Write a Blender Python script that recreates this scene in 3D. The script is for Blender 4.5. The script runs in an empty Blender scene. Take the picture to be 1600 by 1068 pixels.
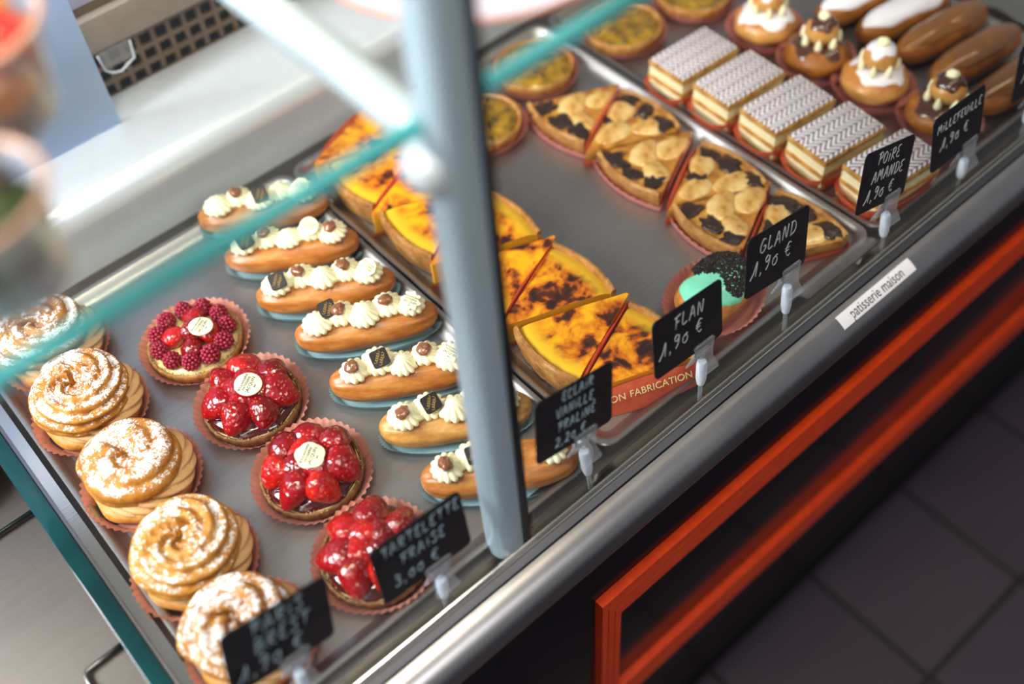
import bpy, bmesh, math, random
from mathutils import Vector, Matrix, Euler, noise as mnoise

PI = math.pi
C = bpy.context.scene.collection
SC = bpy.context.scene

# ------------------------------------------------------------------ camera
ROT = [[0.752643, -0.65568, -0.060099], [-0.545246, -0.569494, -0.615129], [0.369102, 0.495741, -0.786133]]
cam_d = bpy.data.cameras.new('camera')
cam = bpy.data.objects.new('camera', cam_d)
C.objects.link(cam)
r_, d_, f_ = (Vector(v) for v in ROT)          # right, down, forward
m = Matrix((r_, -d_, -f_)).transposed().to_4x4()
m.translation = Vector((0, 0, 0.9))
cam.matrix_world = m
cam_d.sensor_width = 36.0
cam_d.lens = 1710.5 / 1600 * 36.0
cam_d.clip_start = 0.02
cam_d.dof.use_dof = True
cam_d.dof.focus_distance = 1.075
cam_d.dof.aperture_fstop = 1.6
SC.camera = cam

# ------------------------------------------------------------------ light
world = bpy.data.worlds.new('world')
SC.world = world
world.use_nodes = True
world.node_tree.nodes['Background'].inputs[0].default_value = (0.92, 0.95, 1.0, 1)
world.node_tree.nodes['Background'].inputs[1].default_value = 0.29


def area(name, loc, target, sx, sy, power, col):
    l = bpy.data.lights.new(name, 'AREA')
    l.shape = 'RECTANGLE'; l.size = sx; l.size_y = sy
    l.energy = power; l.color = col
    o = bpy.data.objects.new(name, l); C.objects.link(o)
    o.location = loc
    o.rotation_euler = (Vector(target) - Vector(loc)).to_track_quat('-Z', 'Y').to_euler()
    return o


area('shop_window_daylight', (-1.25, 1.15, 1.35), (0.25, 0.65, 0), 1.1, 1.0, 104, (0.95, 0.98, 1.0))
area('ceiling_lamp_light', (0.1, 0.30, 1.6), (0.15, 0.7, 0), 0.7, 0.25, 21, (1.0, 0.88, 0.70))
area('case_strip_light', (0.5, 0.404, 0.8385), (0.5, 0.48, 0), 2.7, 0.022, 4.0, (1.0, 0.84, 0.62))
area('front_fill_light', (0.2, -1.3, 1.7), (0.5, 0.3, -0.1), 1.0, 0.6, 17, (1.0, 0.97, 0.93))  # added fill from the customer side, brightens the orange frame fronts
SC.view_settings.view_transform = 'Standard'
SC.view_settings.look = 'None'
SC.view_settings.gamma = 1.0
SC.view_settings.use_curve_mapping = False
SC.view_settings.exposure = 0.0
SC.cycles.max_bounces = 7
SC.cycles.diffuse_bounces = 3
SC.cycles.glossy_bounces = 3
SC.cycles.transparent_max_bounces = 14
SC.cycles.caustics_reflective = False
SC.cycles.caustics_refractive = False
SC.cycles.adaptive_threshold = 0.02


# ------------------------------------------------------------------ materials
def lin(h):
    if isinstance(h, str):
        h = h.lstrip('#'); c = [int(h[i:i + 2], 16) / 255 for i in (0, 2, 4)]
        return tuple((x / 12.92 if x <= 0.04045 else ((x + 0.055) / 1.055) ** 2.4) for x in c) + (1,)
    return tuple(h) + (1,) if len(h) == 3 else tuple(h)


class NT:
    def __init__(self, name):
        self.m = bpy.data.materials.new(name); self.m.use_nodes = True
        self.t = self.m.node_tree; self.n = self.t.nodes; self.n.clear()
        self.out = self.n.new('ShaderNodeOutputMaterial')

    def node(self, typ, **kw):
        n = self.n.new(typ)
        for k, v in kw.items():
            if k.startswith('_'):
                n.inputs[int(k[1:])].default_value = v
            else:
                setattr(n, k, v)
        return n

    def link(self, a, b):
        self.t.links.new(a, b)

    def coord(self, kind='Object'):
        return self.node('ShaderNodeTexCoord').outputs[kind]

    def noise(self, scale, detail=3, rough=0.55, vec=None, dist=0.0):
        n = self.node('ShaderNodeTexNoise')
        n.inputs['Scale'].default_value = scale; n.inputs['Detail'].default_value = detail
        n.inputs['Roughness'].default_value = rough; n.inputs['Distortion'].default_value = dist
        self.link(vec or self.coord(), n.inputs['Vector'])
        return n.outputs['Fac']

    def ramp(self, fac, stops, interp='LINEAR'):
        r = self.node('ShaderNodeValToRGB'); r.color_ramp.interpolation = interp
        e = r.color_ramp.elements
        while len(e) < len(stops):
            e.new(0.5)
        for el, (p, c) in zip(e, stops):
            el.position = p; el.color = lin(c)
        self.link(fac, r.inputs[0])
        return r.outputs[0]

    def mix(self, fac, a, b):
        x = self.node('ShaderNodeMix', data_type='RGBA')
        for s, v in ((0, fac), (6, a), (7, b)):
            if hasattr(v, 'links'):
                self.link(v, x.inputs[s])
            else:
                x.inputs[s].default_value = lin(v) if s else v
        return x.outputs[2]

    def math(self, op, a, b=None, clamp=False):
        x = self.node('ShaderNodeMath', operation=op, use_clamp=clamp)
        for i, v in enumerate((a, b)):
            if v is None: continue
            if hasattr(v, 'links'): self.link(v, x.inputs[i])
            else: x.inputs[i].default_value = v
        return x.outputs[0]

    def schlick(self):
        lw = self.node('ShaderNodeLayerWeight'); lw.inputs[0].default_value = 0.5
        return self.math('ADD', self.math('MULTIPLY', self.math('POWER', lw.outputs['Facing'], 5.0), 0.96), 0.04)

    def bump(self, h, strength=0.3, dist=0.002):
        b = self.node('ShaderNodeBump'); b.inputs['Strength'].default_value = strength
        b.inputs['Distance'].default_value = dist
        self.link(h, b.inputs['Height'])
        return b.outputs[0]

    def princ(self, col, rough=0.5, metal=0.0, coat=0.0, sss=0.0, ssr=(1, .4, .2), normal=None, spec=0.5, trans=0.0, ior=1.45, coat_rough=0.05):
        p = self.node('ShaderNodeBsdfPrincipled')
        for k, v in (('Base Color', col), ('Roughness', rough), ('Metallic', metal)):
            if hasattr(v, 'links'): self.link(v, p.inputs[k])
            else: p.inputs[k].default_value = lin(v) if k == 'Base Color' else v
        p.inputs['Coat Weight'].default_value = coat; p.inputs['Coat Roughness'].default_value = coat_rough
        p.inputs['Specular IOR Level'].default_value = spec
        p.inputs['Transmission Weight'].default_value = trans; p.inputs['IOR'].default_value = ior
        if sss:
            p.inputs['Subsurface Weight'].default_value = sss
            p.inputs['Subsurface Radius'].default_value = ssr
            p.inputs['Subsurface Scale'].default_value = 0.004
        if normal is not None:
            self.link(normal, p.inputs['Normal'])
            if coat: self.link(normal, p.inputs['Coat Normal'])
        return p.outputs[0]

    def done(self, sh):
        self.link(sh, self.out.inputs[0]); return self.m

    def mixsh(self, fac, a, b):
        x = self.node('ShaderNodeMixShader')
        if hasattr(fac, 'links'): self.link(fac, x.inputs[0])
        else: x.inputs[0].default_value = fac
        self.link(a, x.inputs[1]); self.link(b, x.inputs[2])
        return x.outputs[0]


M = {}


def plain(name, col, rough=0.5, metal=0.0, coat=0.0, var=0.12, scale=60, bump=0.0, **kw):
    t = NT(name)
    c = lin(col)
    n = t.noise(scale)
    a = tuple(x * (1 - var) for x in c[:3]); b = tuple(min(1, x * (1 + var)) for x in c[:3])
    colr = t.ramp(n, [(0.3, a), (0.7, b)])
    nm = t.bump(n, bump) if bump else None
    M[name] = t.done(t.princ(colr, rough, metal, coat, normal=nm, **kw))


def steel(name, col, rough, streak=(6, 300, 6), var=0.1):
    t = NT(name)
    mp = t.node('ShaderNodeMapping'); mp.inputs['Scale'].default_value = streak
    t.link(t.coord(), mp.inputs['Vector'])
    n1 = t.noise(1.0, 4, vec=mp.outputs[0]); n2 = t.noise(7, 4)
    s = t.math('ADD', t.math('MULTIPLY', n1, 0.5), t.math('MULTIPLY', n2, 0.5))
    c = lin(col)
    colr = t.ramp(s, [(0.3, tuple(x * (1 - var) for x in c[:3])), (0.7, tuple(min(1, x * (1 + var)) for x in c[:3]))])
    rr = t.math('ADD', t.math('MULTIPLY', n2, 0.14), rough - 0.07)
    M[name] = t.done(t.princ(colr, rr, 1.0, normal=t.bump(n1, 0.04, 0.001)))


steel('tray_steel', '#aca8a5', 0.42)
steel('deck_steel', '#5f5853', 0.45)
steel('rail_steel', '#9c9b9d', 0.34, (1, 500, 500))
steel('band_steel', '#5f6066', 0.5, (1, 500, 500))
steel('bright_steel', '#e2dccf', 0.16, (2, 400, 400), 0.03)
def satin(name, col, rough, metal):
    t = NT(name); c = lin(col)
    mp = t.node('ShaderNodeMapping'); mp.inputs['Scale'].default_value = (300, 300, 3)
    t.link(t.coord(), mp.inputs['Vector'])
    n = t.noise(1.0, 3, vec=mp.outputs[0])
    M[name] = t.done(t.princ(t.ramp(n, [(0.3, tuple(x * .96 for x in c[:3])), (0.7, c)]), rough, metal, spec=0.6))


satin('post_steel', '#a9bcc8', 0.42, 0.35)
satin('bracket_steel', '#dfe7ee', 0.35, 0.25)
steel('rod_steel', '#8a8581', 0.3)
plain('white_enamel', '#e4e7ee', 0.30, 0.30, 0.1, 0.02, spec=0.6)
plain('beige_metal', '#9a8c80', 0.45, 0.0, var=0.05)
plain('grille_brown', '#6f5a48', 0.5, var=0.08)
plain('dark_cavity', '#14120f', 0.7)
plain('lilac_top', '#b9b6cf', 0.4, var=0.04)
plain('post_strip_black', '#15171a', 0.45)
plain('plinth_black', '#0b090a', 0.4)
plain('sign_black', '#0d0c0e', 0.38, var=0.2, scale=200)
plain('chalk', '#c9ccd2', 0.8, var=0.1, scale=400)
plain('chalk_blue', '#9db3c3', 0.8, var=0.1, scale=400)
plain('label_white', '#d9d7de', 0.55, var=0.02)
plain('ink', '#1b1712', 0.6)
plain('gold_ink', '#b08a43', 0.4)
plain('collar_white', '#dfe4ee', 0.3, sss=0.3, ssr=(1, 1, 1))
plain('custard', '#e9cf8d', 0.35, 0, 0.3, 0.06)
plain('butter_cream', '#d9ab74', 0.45, 0, 0.1, 0.06, sss=0.3)
plain('vanilla_cream', '#f6ecc4', 0.42, 0, 0.05, 0.02, sss=0.25, ssr=(1, .8, .4))
plain('white_choc', '#f1e6c3', 0.38, var=0.02, sss=0.2)
plain('dark_choc', '#231a17', 0.32, 0, 0.3, 0.1)
plain('praline', '#8a5334', 0.2, 0, 0.8, 0.25, 300)
plain('nut', '#a58a63', 0.6, var=0.35, scale=400)
plain('sprinkle', '#221812', 0.45, var=0.3, scale=500)
plain('icing_white', '#e6e1e6', 0.25, 0, 0.5, 0.03)
plain('icing_choc', '#4b2c1f', 0.2, 0, 0.7, 0.15)
plain('icing_coffee', '#7d4d18', 0.14, 0, 1.0, 0.12)
plain('icing_mint', '#7fd9b4', 0.2, 0, 0.7, 0.05)
def pear_mat():
    t = NT('pear')
    n = t.noise(42, 4, 0.6)
    c = t.ramp(n, [(0.34, '#a5702c'), (0.46, '#c99a52'), (0.64, '#dcb878')])
    M['pear'] = t.done(t.princ(c, 0.2, coat=0.7, normal=t.bump(t.noise(150), 0.15)))


pear_mat()
plain('choc_bake', '#2e1b14', 0.35, 0, 0.5, 0.4, 250, 0.3)
plain('puff_cream', '#e8dcae', 0.5, var=0.05)
plain('tomato', '#c2200f', 0.2, 0, 0.8, 0.15)
plain('apricot', '#c67a1c', 0.25, 0, 0.6, 0.2)
plain('leaf', '#2c3d17', 0.5, var=0.4, scale=60)
plain('black_seed', '#17110c', 0.2, 0, 0.8)
plain('platter_white', '#cfc9d6', 0.3, 0, 0.3, 0.04)
plain('beige_rim', '#b98f78', 0.3, 0, 0.4)
plain('floor_grout', '#141116', 0.7)


def tile_mat():
    t = NT('floor_tile')
    oi = t.node('ShaderNodeObjectInfo').outputs['Random']
    n = t.noise(4, 4)
    c = t.ramp(n, [(0.3, '#3a343f'), (0.7, '#443b44')])
    c = t.mix(t.math('MULTIPLY', oi, 0.5), c, '#38303a')
    M['floor_tile'] = t.done(t.princ(c, 0.42, spec=0.35, normal=t.bump(t.noise(160), 0.05)))


tile_mat()


def black_panel():
    t = NT('black_panel')
    n = t.noise(3, 3)
    c = t.ramp(n, [(0.3, '#0c0b0e'), (0.7, '#121116')])
    M['black_panel'] = t.done(t.princ(c, 0.16, spec=0.18))


black_panel()


def orange_mat():
    t = NT('orange_lacquer')
    mp = t.node('ShaderNodeMapping'); mp.inputs['Scale'].default_value = (3, 3, 3)
    t.link(t.coord(), mp.inputs['Vector'])
    c = t.ramp(t.noise(20, 4, vec=mp.outputs[0]), [(0.3, '#d53a08'), (0.7, '#e6480c')])
    M['orange_lacquer'] = t.done(t.princ(c, 0.35, coat=0.2))


orange_mat()


def glass(name, tint, gloss_rough=0.02, blend=0.9):
    t = NT(name)
    tr = t.node('ShaderNodeBsdfTransparent'); tr.inputs[0].default_value = lin(tint)
    gl = t.node('ShaderNodeBsdfGlossy'); gl.inputs['Roughness'].default_value = gloss_rough
    fr = t.schlick()
    n = t.noise(3)
    fac = t.math('MULTIPLY', fr, t.math('ADD', t.math('MULTIPLY', n, 0.1), blend - 0.05))
    M[name] = t.done(t.mixsh(fac, tr.outputs[0], gl.outputs[0]))


glass('clear_glass', (0.985, 0.993, 0.99), blend=0.6)
glass('shelf_glass', (0.95, 0.975, 0.97), blend=0.9)


def plastic():
    t = NT('clear_plastic')
    tr = t.node('ShaderNodeBsdfTransparent'); tr.inputs[0].default_value = (0.93, 0.94, 0.96, 1)
    fr = t.schlick()
    d = t.princ(t.ramp(t.noise(80), [(0.3, '#d6d9e0'), (0.7, '#e6e8ee')]), 0.15, spec=0.8, coat=0.6)
    f = t.math('ADD', t.math('MULTIPLY', fr, 1.2), 0.10, True)
    M['clear_plastic'] = t.done(t.mixsh(f, tr.outputs[0], d))


plastic()


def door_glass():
    t = NT('sky_tint_glass')  # sky reflection painted into the pane as a pale blue body colour
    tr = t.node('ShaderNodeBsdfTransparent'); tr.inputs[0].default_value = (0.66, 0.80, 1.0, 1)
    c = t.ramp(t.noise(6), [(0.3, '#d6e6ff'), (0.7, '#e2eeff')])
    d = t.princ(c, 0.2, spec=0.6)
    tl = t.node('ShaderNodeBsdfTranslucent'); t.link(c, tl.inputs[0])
    M['sky_tint_glass'] = t.done(t.mixsh(0.78, tr.outputs[0], t.mixsh(0.65, d, tl.outputs[0])))


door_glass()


def edge_glass():
    t = NT('teal_edge')
    n = t.noise(5, 2)
    c = t.ramp(n, [(0.3, '#55bcc0'), (0.7, '#7fdadc')])
    d = t.princ(c, 0.12, spec=0.6, coat=0.5)
    tl = t.node('ShaderNodeBsdfTranslucent'); t.link(c, tl.inputs[0])
    tr = t.node('ShaderNodeBsdfTransparent'); tr.inputs[0].default_value = (0.45, 0.9, 0.9, 1)
    M['teal_edge'] = t.done(t.mixsh(0.22, t.mixsh(0.35, d, tl.outputs[0]), tr.outputs[0]))


edge_glass()


def dark_edge():
    t = NT('deep_teal_edge')
    c = t.ramp(t.noise(14, 3), [(0.3, '#04282a'), (0.7, '#083a3c')])
    M['deep_teal_edge'] = t.done(t.princ(c, 0.08, spec=0.45, coat=0.2))


dark_edge()


def paper(name, a, b, transl=0.35):
    t = NT(name)
    c = t.ramp(t.noise(80, 3), [(0.3, a), (0.7, b)])
    d = t.princ(c, 0.6)
    tl = t.node('ShaderNodeBsdfTranslucent'); t.link(c, tl.inputs[0])
    M[name] = t.done(t.mixsh(transl, d, tl.outputs[0]))


paper('pink_paper', '#e2937f', '#eda793')
paper('blue_paper', '#a9d3de', '#bfe2ea')
paper('red_paper', '#e45c3c', '#ef7a58', 0.35)
paper('rose_paper', '#dd8b80', '#e89d91')


def choux(name, lo, mid, hi, sugar=0.0, bump=0.5, rough=0.5, coat=0.0, bottom=None, stretch=1.0):
    t = NT(name)
    mp = t.node('ShaderNodeMapping'); mp.inputs['Scale'].default_value = (stretch, 1, 1)
    t.link(t.coord(), mp.inputs['Vector'])
    n = t.noise(60, 6, 0.65, mp.outputs[0]); n2 = t.noise(280, 3, 0.6, mp.outputs[0])
    s = t.math('ADD', t.math('MULTIPLY', n, 0.75), t.math('MULTIPLY', n2, 0.25))
    c = t.ramp(s, [(0.32, lo), (0.5, mid), (0.68, hi)])
    if bottom:
        sp = t.node('ShaderNodeSeparateXYZ'); t.link(t.coord(), sp.inputs[0])
        f = t.node('ShaderNodeMapRange'); f.inputs[1].default_value = 0.020; f.inputs[2].default_value = 0.006
        t.link(t.math('ADD', sp.outputs[2], t.math('MULTIPLY', n, 0.012)), f.inputs[0])
        c = t.mix(t.math('MULTIPLY', f.outputs[0], 0.75), c, bottom)
    h = s
    rv = rough
    if sugar:
        sp = t.node('ShaderNodeSeparateXYZ'); t.link(t.node('ShaderNodeNewGeometry').outputs['Normal'], sp.inputs[0])
        up = t.node('ShaderNodeMapRange'); up.inputs[1].default_value = 0.25; up.inputs[2].default_value = 0.95
        t.link(sp.outputs[2], up.inputs[0])
        big = t.noise(48, 3, 0.6); fine = t.noise(620, 2, 0.7); mid_n = t.noise(200, 3, 0.7)
        q = t.math('ADD', t.math('MULTIPLY', big, 1.5), t.math('ADD', t.math('MULTIPLY', fine, 1.5), t.math('MULTIPLY', mid_n, 1.0)))
        q = t.math('ADD', q, t.math('MULTIPLY', up.outputs[0], 0.55))
        k = t.node('ShaderNodeMapRange'); k.inputs[1].default_value = 2.57 - sugar; k.inputs[2].default_value = 2.67 - sugar
        t.link(q, k.inputs[0])
        c = t.mix(k.outputs[0], c, '#f4eef0')
        rv = t.math('ADD', t.math('MULTIPLY', k.outputs[0], 0.4), rough)
        h = t.math('ADD', s, t.math('MULTIPLY', k.outputs[0], 0.25))
    M[name] = t.done(t.princ(c, rv, coat=coat, normal=t.bump(h, bump, 0.0015)))


choux('choux_sugar', '#7d430e', '#b0701f', '#cb9340', sugar=0.08)
choux('choux_sugar_light', '#8d5212', '#b97d2a', '#d39f4d', sugar=-0.02)
choux('choux_base', '#9c621f', '#bd8238', '#d3a159')
choux('choux_eclair', '#8a4a1a', '#b26c2e', '#cf954f', bump=0.45, rough=0.36, coat=0.15, bottom='#d3a157', stretch=0.35)
choux('choux_eclair_pale', '#a5662a', '#c58c46', '#dcb06c', bump=0.6, rough=0.42, coat=0.08, bottom='#dfb673', stretch=0.5)
choux('choux_dark', '#6d3a0e', '#8f5316', '#a76a25', bump=0.3)
choux('crust', '#744a1f', '#a87238', '#c99a5c', bump=1.0)
choux('crust_dark', '#52331b', '#7a4f2a', '#99703f', bump=0.8)
choux('puff_pastry', '#8f5d22', '#bd8a43', '#dcb46a', bump=0.9)


def berry(name, a, b, seed_scale, seeds=True):
    t = NT(name)
    v = t.node('ShaderNodeTexVoronoi'); v.inputs['Scale'].default_value = seed_scale
    t.link(t.coord(), v.inputs['Vector'])
    c = t.ramp(t.noise(50, 2), [(0.3, a), (0.7, b)])
    if seeds:
        k = t.node('ShaderNodeMapRange'); k.inputs[1].default_value = 0.24; k.inputs[2].default_value = 0.16
        t.link(v.outputs['Distance'], k.inputs[0])
        c = t.mix(t.math('MULTIPLY', k.outputs[0], 0.55), c, '#e0703a')
    M[name] = t.done(t.princ(c, 0.16, coat=0.6, normal=t.bump(v.outputs['Distance'], 0.6, 0.0012), coat_rough=0.05))


berry('strawberry', '#80040e', '#a60912', 340)
berry('strawberry_bright', '#9c080e', '#c51d14', 340)
berry('strawberry_deep', '#66030c', '#8f0712', 340)
plain('raspberry', '#8f1731', 0.45, var=0.15, scale=200, sss=0.2)
plain('red_glaze', '#4a0a0c', 0.08, 0, 1.0, 0.2)


def flan_mat():
    t = NT('flan_custard')
    geo = t.node('ShaderNodeNewGeometry')
    sp = t.node('ShaderNodeSeparateXYZ'); t.link(geo.outputs['Normal'], sp.inputs[0])
    up = t.node('ShaderNodeMapRange'); up.inputs[1].default_value = 0.5; up.inputs[2].default_value = 0.9
    t.link(sp.outputs[2], up.inputs[0])
    oi = t.node('ShaderNodeObjectInfo').outputs['Random']
    off = t.node('ShaderNodeCombineXYZ'); t.link(t.math('MULTIPLY', oi, 3.0), off.inputs[0]); t.link(oi, off.inputs[1])
    va = t.node('ShaderNodeVectorMath', operation='ADD'); t.link(t.coord(), va.inputs[0]); t.link(off.outputs[0], va.inputs[1])
    n = t.noise(34, 3, 0.55, va.outputs[0], 0.4); n2 = t.noise(95, 3, 0.5, va.outputs[0])
    s = t.math('ADD', t.math('MULTIPLY', n, 0.8), t.math('MULTIPLY', n2, 0.2))
    top = t.ramp(s, [(0.40, '#efad10'), (0.48, '#e08b10'), (0.55, '#b4560e'), (0.59, '#562710'), (0.65, '#2a1712')])
    spx = t.node('ShaderNodeVectorMath', operation='LENGTH'); t.link(t.coord(), spx.inputs[0])
    edge = t.node('ShaderNodeMapRange'); edge.inputs[1].default_value = 0.114; edge.inputs[2].default_value = 0.125
    t.link(t.math('ADD', spx.outputs['Value'], t.math('MULTIPLY', n2, 0.012)), edge.inputs[0])
    top = t.mix(edge.outputs[0], top, '#e2ac22')
    c = t.mix(up.outputs[0], '#e6a52a', top)
    M['flan_custard'] = t.done(t.princ(c, 0.3, coat=0.35, normal=t.bump(n2, 0.12), sss=0.15, ssr=(1, .6, .1)))


flan_mat()


def almond_mat():
    t = NT('almond_filling')
    n = t.noise(45, 4)
    c = t.ramp(n, [(0.33, '#d09a4c'), (0.5, '#b07428'), (0.64, '#7c4a1a')])
    M['almond_filling'] = t.done(t.princ(c, 0.35, coat=0.35, normal=t.bump(n, 0.4)))


almond_mat()


def passion_mat():
    t = NT('passion_filling')
    n = t.noise(60, 4)
    c = t.ramp(n, [(0.35, '#5d430c'), (0.5, '#85630f'), (0.68, '#ab821d')])
    M['passion_filling'] = t.done(t.princ(c, 0.18, coat=0.8, normal=t.bump(n, 0.5)))


passion_mat()


def feather_mat():
    # combed icing: brown piped lines dragged into chevrons
    t = NT('feathered_icing')
    sp = t.node('ShaderNodeSeparateXYZ'); t.link(t.coord(), sp.inputs[0])
    zig = t.math('PINGPONG', t.math('ADD', sp.outputs[1], 0.1), 0.0095)
    wob = t.math('MULTIPLY', t.noise(60, 2), 0.003)
    u = t.math('ADD', t.math('ADD', sp.outputs[0], t.math('MULTIPLY', zig, 1.3)), wob)
    st = t.math('PINGPONG', t.math('ADD', u, 0.2), 0.0040)
    k = t.node('ShaderNodeMapRange'); k.inputs[1].default_value = 0.0021; k.inputs[2].default_value = 0.0027
    t.link(st, k.inputs[0])
    seam = t.node('ShaderNodeMapRange'); seam.inputs[1].default_value = 0.0011; seam.inputs[2].default_value = 0.0004
    t.link(zig, seam.inputs[0])
    kk = t.math('MAXIMUM', k.outputs[0], t.math('MULTIPLY', seam.outputs[0], 0.75))
    c = t.mix(kk, '#ded7dd', '#5a392c')
    M['feathered_icing'] = t.done(t.princ(c, 0.3, coat=0.3))


feather_mat()


# ------------------------------------------------------------------ mesh helpers
def mesh(name, v, f, mats, smooth=True):
    me = bpy.data.meshes.new(name)
    me.from_pydata([tuple(p) for p in v], [], f)
    if not isinstance(mats, (list, tuple)): mats = [mats]
    for x in mats: me.materials.append(M[x] if isinstance(x, str) else x)
    if smooth:
        me.polygons.foreach_set('use_smooth', [True] * len(me.polygons))
    me.update()
    return me


def put(name, me, parent=None, loc=(0, 0, 0), rot=(0, 0, 0), scale=(1, 1, 1)):
    o = bpy.data.objects.new(name, me)
    C.objects.link(o)
    o.location = loc; o.rotation_euler = rot; o.scale = scale if not isinstance(scale, (int, float)) else (scale,) * 3
    if parent: o.parent = parent
    return o


def tag(o, label=None, cat=None, group=None, kind=None):
    for k, v in (('label', label), ('category', cat), ('group', group), ('kind', kind)):
        if v: o[k] = v
    return o


def thing(name, label, cat, loc=(0, 0, 0), rotz=0.0, group=None):
    o = bpy.data.objects.new(name, None)
    C.objects.link(o); o.location = loc; o.rotation_euler = (0, 0, rotz)
    o.empty_display_size = 0.02
    return tag(o, label, cat, group)


class MB:
    def __init__(self): self.v = []; self.f = []

    def add(self, v, f):
        n = len(self.v); self.v += [tuple(p) for p in v]; self.f += [tuple(i + n for i in q) for q in f]; return self

    def box(self, a, b):
        x0, y0, z0 = a; x1, y1, z1 = b
        v = [(x0, y0, z0), (x1, y0, z0), (x1, y1, z0), (x0, y1, z0), (x0, y0, z1), (x1, y0, z1), (x1, y1, z1), (x0, y1, z1)]
        return self.add(v, [(0, 3, 2, 1), (4, 5, 6, 7), (0, 1, 5, 4), (1, 2, 6, 5), (2, 3, 7, 6), (3, 0, 4, 7)])

    def grid(self, nu, nv, fn, cu=False, cv=False, cap0=False, cap1=False):
        """nu x nv grid of points fn(i, j); closed in u and/or v; caps close the v-ends of the u rings"""
        v = [fn(i, j) for j in range(nv) for i in range(nu)]
        f = []
        for j in range(nv if cv else nv - 1):
            for i in range(nu if cu else nu - 1):
                i1 = (i + 1) % nu; j1 = (j + 1) % nv
                f.append((j * nu + i, j * nu + i1, j1 * nu + i1, j1 * nu + i))
        if cap0: f.append(tuple(range(nu - 1, -1, -1)))
        if cap1: f.append(tuple((nv - 1) * nu + i for i in range(nu)))
        return self.add(v, f)

    def lathe(self, prof, n=48, mod=None, cap0=True, cap1=True, sx=1, sy=1):
        def fn(i, j):
            a = 2 * PI * i / n; r, z = prof[j]
            k = mod(a, j, r, z) if mod else 1.0
            return (r * k * math.cos(a) * sx, r * k * math.sin(a) * sy, z)
        return self.grid(n, len(prof), fn, cu=True, cap0=cap0, cap1=cap1)

    def tube(self, pts, rad, n=8, closed=False, caps=True):
        pts = [Vector(p) for p in pts]
        L = len(pts); rings = []
        up = Vector((0, 0, 1))
        for i, p in enumerate(pts):
            a = pts[i - 1] if (i or closed) else p
            b = pts[(i + 1) % L] if (i < L - 1 or closed) else p
            d = (b - a).normalized() if (b - a).length > 1e-9 else Vector((1, 0, 0))
            ref = up if abs(d.z) < 0.95 else Vector((0, 1, 0))
            s = d.cross(ref).normalized(); t = s.cross(d)
            r = rad[i] if isinstance(rad, (list, tuple)) else rad
            rings.append([p + (s * math.cos(2 * PI * k / n) + t * math.sin(2 * PI * k / n)) * r for k in range(n)])
        return self.grid(n, L, lambda i, j: rings[j][i], cu=True, cv=closed, cap0=caps and not closed, cap1=caps and not closed)

    def extrude_x(self, prof, x0, x1, closed=False):
        n = len(prof)
        v = [(x0, y, z) for y, z in prof] + [(x1, y, z) for y, z in prof]
        f = [(i, (i + 1) % n, n + (i + 1) % n, n + i) for i in range(n if closed else n - 1)]
        if closed: f += [tuple(range(n - 1, -1, -1)), tuple(range(n, 2 * n))]
        return self.add(v, f)

    def prism(self, poly, z0, z1):
        n = len(poly)
        v = [(x, y, z0) for x, y in poly] + [(x, y, z1) for x, y in poly]
        f = [tuple(range(n - 1, -1, -1)), tuple(range(n, 2 * n))] + [(i, (i + 1) % n, n + (i + 1) % n, n + i) for i in range(n)]
        return self.add(v, f)

    def mesh(self, name, mat, smooth=True, sharp=None):
        me = mesh(name, self.v, self.f, mat, smooth)
        if sharp:
            me.set_sharp_from_angle(angle=math.radians(sharp))
        return me


def bevel_mesh(me, w, seg=2, sharp=30):
    bm = bmesh.new(); bm.from_mesh(me)
    es = [e for e in bm.edges if len(e.link_faces) == 2 and e.calc_face_angle(0) > math.radians(sharp)]
    bmesh.ops.bevel(bm, geom=es, offset=w, segments=seg, affect='EDGES', profile=0.5, clamp_overlap=True)
    bm.to_mesh(me); bm.free()
    me.polygons.foreach_set('use_smooth', [True] * len(me.polygons))
    me.set_sharp_from_angle(angle=math.radians(40))
    return me


def bbox_mesh(name, a, b, mat, w=0.001, seg=2):
    return bevel_mesh(MB().box(a, b).mesh(name, mat, False), w, seg)


def rrect(w, h, r, n=5):
    pts = []
    for cx, cy, a0 in ((w / 2 - r, h / 2 - r, 0), (-w / 2 + r, h / 2 - r, PI / 2), (-w / 2 + r, -h / 2 + r, PI), (w / 2 - r, -h / 2 + r, 1.5 * PI)):
        for k in range(n + 1):
            a = a0 + PI / 2 * k / n
            pts.append((cx + r * math.cos(a), cy + r * math.sin(a)))
    return pts


def text_mesh(body, size, mat, extrude=0.0002, align='CENTER', shear=0.0, space=1.0):
    cu = bpy.data.curves.new('lettering', 'FONT')
    cu.body = body; cu.size = size; cu.extrude = extrude; cu.align_x = align; cu.align_y = 'CENTER'; cu.shear = shear
    cu.space_character = space; cu.resolution_u = 3
    o = bpy.data.objects.new('lettering', cu); C.objects.link(o)
    dg = bpy.context.evaluated_depsgraph_get()
    me = bpy.data.meshes.new_from_object(o.evaluated_get(dg))
    bpy.data.objects.remove(o); bpy.data.curves.remove(cu)
    me.materials.clear(); me.materials.append(M[mat])
    return me


def nz(p, s, seed=0.0):
    return mnoise.noise(Vector((p[0] * s + seed * 7.31, p[1] * s + seed * 3.17, p[2] * s + seed * 1.93)))


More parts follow.
